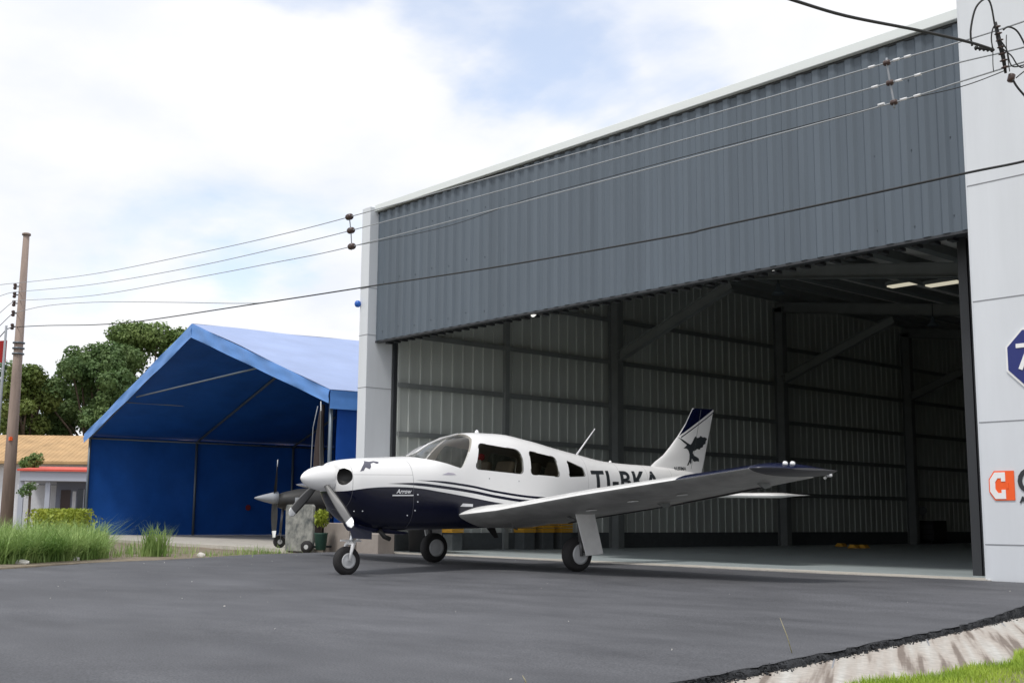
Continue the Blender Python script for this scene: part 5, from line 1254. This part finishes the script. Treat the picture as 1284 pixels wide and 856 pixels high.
crest = [(0.64,1.35),(0.69,1.41),(0.76,1.47),(0.77,1.485),(0.83,1.475),(0.9,1.485),(0.96,1.475),(0.94,1.455),(0.91,1.45),(0.88,1.465),(0.83,1.45),(0.81,1.41),(0.78,1.38),(0.73,1.40),(0.69,1.36)]
decal(crest, half, .003, 'bird_decal', mat('crest_grey', (.09,.09,.12), .4), AC)
decal([(1.80,1.315),(2.02,1.315),(1.98,1.335),(1.90,1.345)], half, .003, 'name_decal', mat('pale_lilac_vinyl', (.45,.42,.50), .4), AC)
decal([(2.08,.905),(2.28,.90),(2.28,.935),(2.12,.945)], half, .004, 'landing_placard', M['sleeve'], AC)
for a, z in ((1.43,1.06),(1.43,.97),(1.40,.86),(1.30,.80),(.62,.86),(.70,.86),(2.55,1.27),(3.05,1.24)):
    p = MB(); p.lathe([(0,.010),(.006,.008)], (a, -half(a,z), z), (0,-1,0), 10); obj('fastener', p, M['chrome'], AC, local=True)
# cowl chin, exhaust, antenna under
p = MB(); p.tube([(1.05,-.22,.62),(1.12,-.24,.53),(1.2,-.24,.50)], .03, 10); obj('exhaust_pipe', p, M['propblack'], AC, local=True)
p = MB(); p.add([(.75,-.20,.70),(.75,.20,.70),(1.5,.25,.575),(1.5,-.25,.575),(.80,-.16,.60),(.80,.16,.60),(1.45,.2,.545),(1.45,-.2,.545)], [(0,1,2,3),(7,6,5,4),(0,4,5,1),(1,5,6,2),(2,6,7,3),(3,7,4,0)]); obj('cowl_scoop', p, M['navy'], AC, local=True, bevel=.02)
p = MB(); p.prism([Vector((2.9,-.01,.62)),Vector((3.05,-.01,.62)),Vector((3.12,-.01,.46)),Vector((3.06,-.01,.46))], (0,.02,0)); obj('blade_antenna', p, M['black'], AC, local=True)
p = MB(); p.tube([(2.75,-.75,.83),(2.79,-.75,.63),(2.87,-.75,.60)], .012, 6); obj('pitot_mast', p, M['prop'], AC, local=True)
# nose gear
nz = .235; ax = Vector((.71, 0, nz))
ty = MB(); ty.lathe([(-.055,.10),(-.062,.13),(-.05,.168),(-.025,.180),(.025,.180),(.05,.168),(.062,.13),(.055,.10)], ax, (0,1,0), 32); wl = obj('nose_wheel', ty, M['tyre'], AC, local=True)
rm = MB(); rm.lathe([(-.068,.02),(-.060,.05),(-.060,.08),(-.065,.098),(.065,.098),(.060,.08),(.060,.05),(.068,.02)], ax, (0,1,0), 24); obj('rim', rm, M['rim'], wl, local=True)
p = MB(); p.tube([(.86,0,.80),(.80,0,.56)], .036, 12); p.tube([(.80,0,.57),(.765,0,.44)], .026, 12, 1)
lg = obj('nose_gear_leg', p, [M['white'], M['chrome']], AC, local=True)
p = MB()
for s_ in (-1, 1): p.tube([(.77,s_*.02,.455),(.755,s_*.085,.43),(.725,s_*.09,.34),(.71,s_*.085,nz)], [.028,.026,.020,.018], 8)
p.box((.735,-.07,.435),(.80,.07,.465)); obj('fork', p, M['white'], lg, local=True)
p = MB(); p.bar((.82,-.0,.62),(.93,-.0,.53),.05,.016,(0,0,1)); p.bar((.93,0,.53),(.80,0,.45),.05,.016,(0,0,1)); obj('torque_link', p, M['white'], lg, local=True)
p = MB(); p.bar((.62,-.0,.49),(.92,-.0,.475),.022,.022); p.tube([(.80,.03,.52),(1.15,.05,.70)], .014, 8); obj('steering_arm', p, M['white'], lg, local=True)
p = MB(); p.add([(.62,-.17,.73),(.98,-.17,.66),(.95,-.21,.50),(.68,-.21,.52),(.62,-.155,.73),(.98,-.155,.66),(.95,-.195,.50),(.68,-.195,.52)], [(0,1,2,3),(7,6,5,4),(0,4,5,1),(1,5,6,2),(2,6,7,3),(3,7,4,0)]); obj('nose_gear_door', p, M['navy'], AC, local=True)

# ------------------------------------------------------------------ sky, sun, camera
W = bpy.data.worlds.new('World'); S.world = W; W.use_nodes = True; nt = W.node_tree; N = nt.nodes; L = nt.links
bg = N['Background']; bg.inputs['Strength'].default_value = .10
sky = N.new('ShaderNodeTexSky'); sky.sky_type = 'NISHITA'; sky.sun_disc = False
SE, SA = R_(62), R_(165)
sky.sun_elevation = SE; sky.sun_rotation = SA; sky.air_density = 1.0; sky.dust_density = 1.0
tc = N.new('ShaderNodeTexCoord'); sx = N.new('ShaderNodeSeparateXYZ'); L.new(tc.outputs['Generated'], sx.inputs[0])
def mth(op, a, b=None):
    n = N.new('ShaderNodeMath'); n.operation = op
    for i, q in enumerate((a, b)):
        if q is None: continue
        if isinstance(q, (int, float)): n.inputs[i].default_value = q
        else: L.new(q, n.inputs[i])
    return n.outputs[0]
zz = mth('ADD', mth('MAXIMUM', sx.outputs['Z'], 0), .22)
cb = N.new('ShaderNodeCombineXYZ'); L.new(mth('DIVIDE', sx.outputs['X'], zz), cb.inputs[0]); L.new(mth('DIVIDE', sx.outputs['Y'], zz), cb.inputs[1]); cb.inputs[2].default_value = 3.4
n1 = N.new('ShaderNodeTexNoise'); n1.inputs['Scale'].default_value = 1.55; n1.inputs['Detail'].default_value = 9; n1.inputs['Roughness'].default_value = .55; n1.inputs['Distortion'].default_value = .3; L.new(cb.outputs[0], n1.inputs['Vector'])
n2 = N.new('ShaderNodeTexNoise'); n2.inputs['Scale'].default_value = 3.2; n2.inputs['Detail'].default_value = 6; L.new(cb.outputs[0], n2.inputs['Vector'])
mr = N.new('ShaderNodeMapRange'); mr.interpolation_type = 'SMOOTHSTEP'; mr.inputs[1].default_value = .34; mr.inputs[2].default_value = .56; mr.inputs[3].default_value = .48; mr.inputs[4].default_value = 1; L.new(n1.outputs['Fac'], mr.inputs[0])
hz = N.new('ShaderNodeMapRange'); hz.inputs[1].default_value = .02; hz.inputs[2].default_value = .22; hz.inputs[3].default_value = .75; hz.inputs[4].default_value = 0; L.new(sx.outputs['Z'], hz.inputs[0])
fac = mth('MAXIMUM', mr.outputs[0], hz.outputs[0])
nv = N.new('ShaderNodeVectorMath'); nv.operation = 'NORMALIZE'; L.new(tc.outputs['Generated'], nv.inputs[0])
gaps = None
for (u, v, w, k) in ((520,8,.13,.26),(600,-20,.13,.22),(430,-10,.12,.24),(735,110,.07,.13),(700,40,.06,.12),(300,352,.06,.2),(860,60,.06,.1)):
    d = N.new('ShaderNodeVectorMath'); d.operation = 'DISTANCE'; L.new(nv.outputs[0], d.inputs[0]); d.inputs[1].default_value = ray(u, v).normalized()
    g_ = N.new('ShaderNodeMapRange'); g_.interpolation_type = 'SMOOTHSTEP'; g_.inputs[1].default_value = 0; g_.inputs[2].default_value = w; g_.inputs[3].default_value = k; g_.inputs[4].default_value = 0; L.new(mth('ADD', d.outputs['Value'], mth('MULTIPLY', mth('SUBTRACT', n2.outputs['Fac'], .5), w*2.6)), g_.inputs[0])
    gaps = g_.outputs[0] if gaps is None else mth('MAXIMUM', gaps, g_.outputs[0])
L.new(mth('SUBTRACT', mth('ADD', n1.outputs['Fac'], .10), gaps), mr.inputs[0])
cr_ = N.new('ShaderNodeValToRGB'); cr_.color_ramp.elements[0].position = .35; cr_.color_ramp.elements[0].color = (6.0, 6.25, 6.85, 1); cr_.color_ramp.elements[1].position = .60; cr_.color_ramp.elements[1].color = (6.95, 6.95, 7.1, 1); L.new(n2.outputs['Fac'], cr_.inputs[0])
mx = N.new('ShaderNodeMix'); mx.data_type = 'RGBA'; mx.clamp_result = False; L.new(fac, mx.inputs[0])
sc = N.new('ShaderNodeVectorMath'); sc.operation = 'SCALE'; sc.inputs['Scale'].default_value = 1.6; L.new(sky.outputs[0], sc.inputs[0])
L.new(sc.outputs[0], mx.inputs[6]); L.new(cr_.outputs[0], mx.inputs[7]); L.new(mx.outputs[2], bg.inputs[0])

sd_ = bpy.data.lights.new('sun', 'SUN'); sd_.energy = 1.5; sd_.angle = R_(12); sd_.color = (1, .96, .9)
so = bpy.data.objects.new('sun', sd_); C.objects.link(so)
# sun direction: azimuth measured like the sky node (0 = +Y, clockwise), elevation SE
sv = Vector((math.sin(SA)*math.cos(SE), math.cos(SA)*math.cos(SE), math.sin(SE)))
so.rotation_euler = sv.to_track_quat('Z', 'Y').to_euler(); so.location = sv*60

cd = bpy.data.cameras.new('camera'); cam = bpy.data.objects.new('camera', cd); C.objects.link(cam); S.camera = cam
cd.sensor_width = 36; cd.lens = F/1284*36; cd.clip_end = 3000; cd.clip_start = .05
r = RW; cam.matrix_world = Matrix(((r[0][0], -r[0][1], -r[0][2], 0), (r[1][0], -r[1][1], -r[1][2], 0), (r[2][0], -r[2][1], -r[2][2], CAM_H), (0,0,0,1)))
S.view_settings.view_transform = 'Standard'; S.view_settings.look = 'None'; S.view_settings.exposure = 0.58; S.view_settings.gamma = 1
S.render.engine = 'CYCLES'
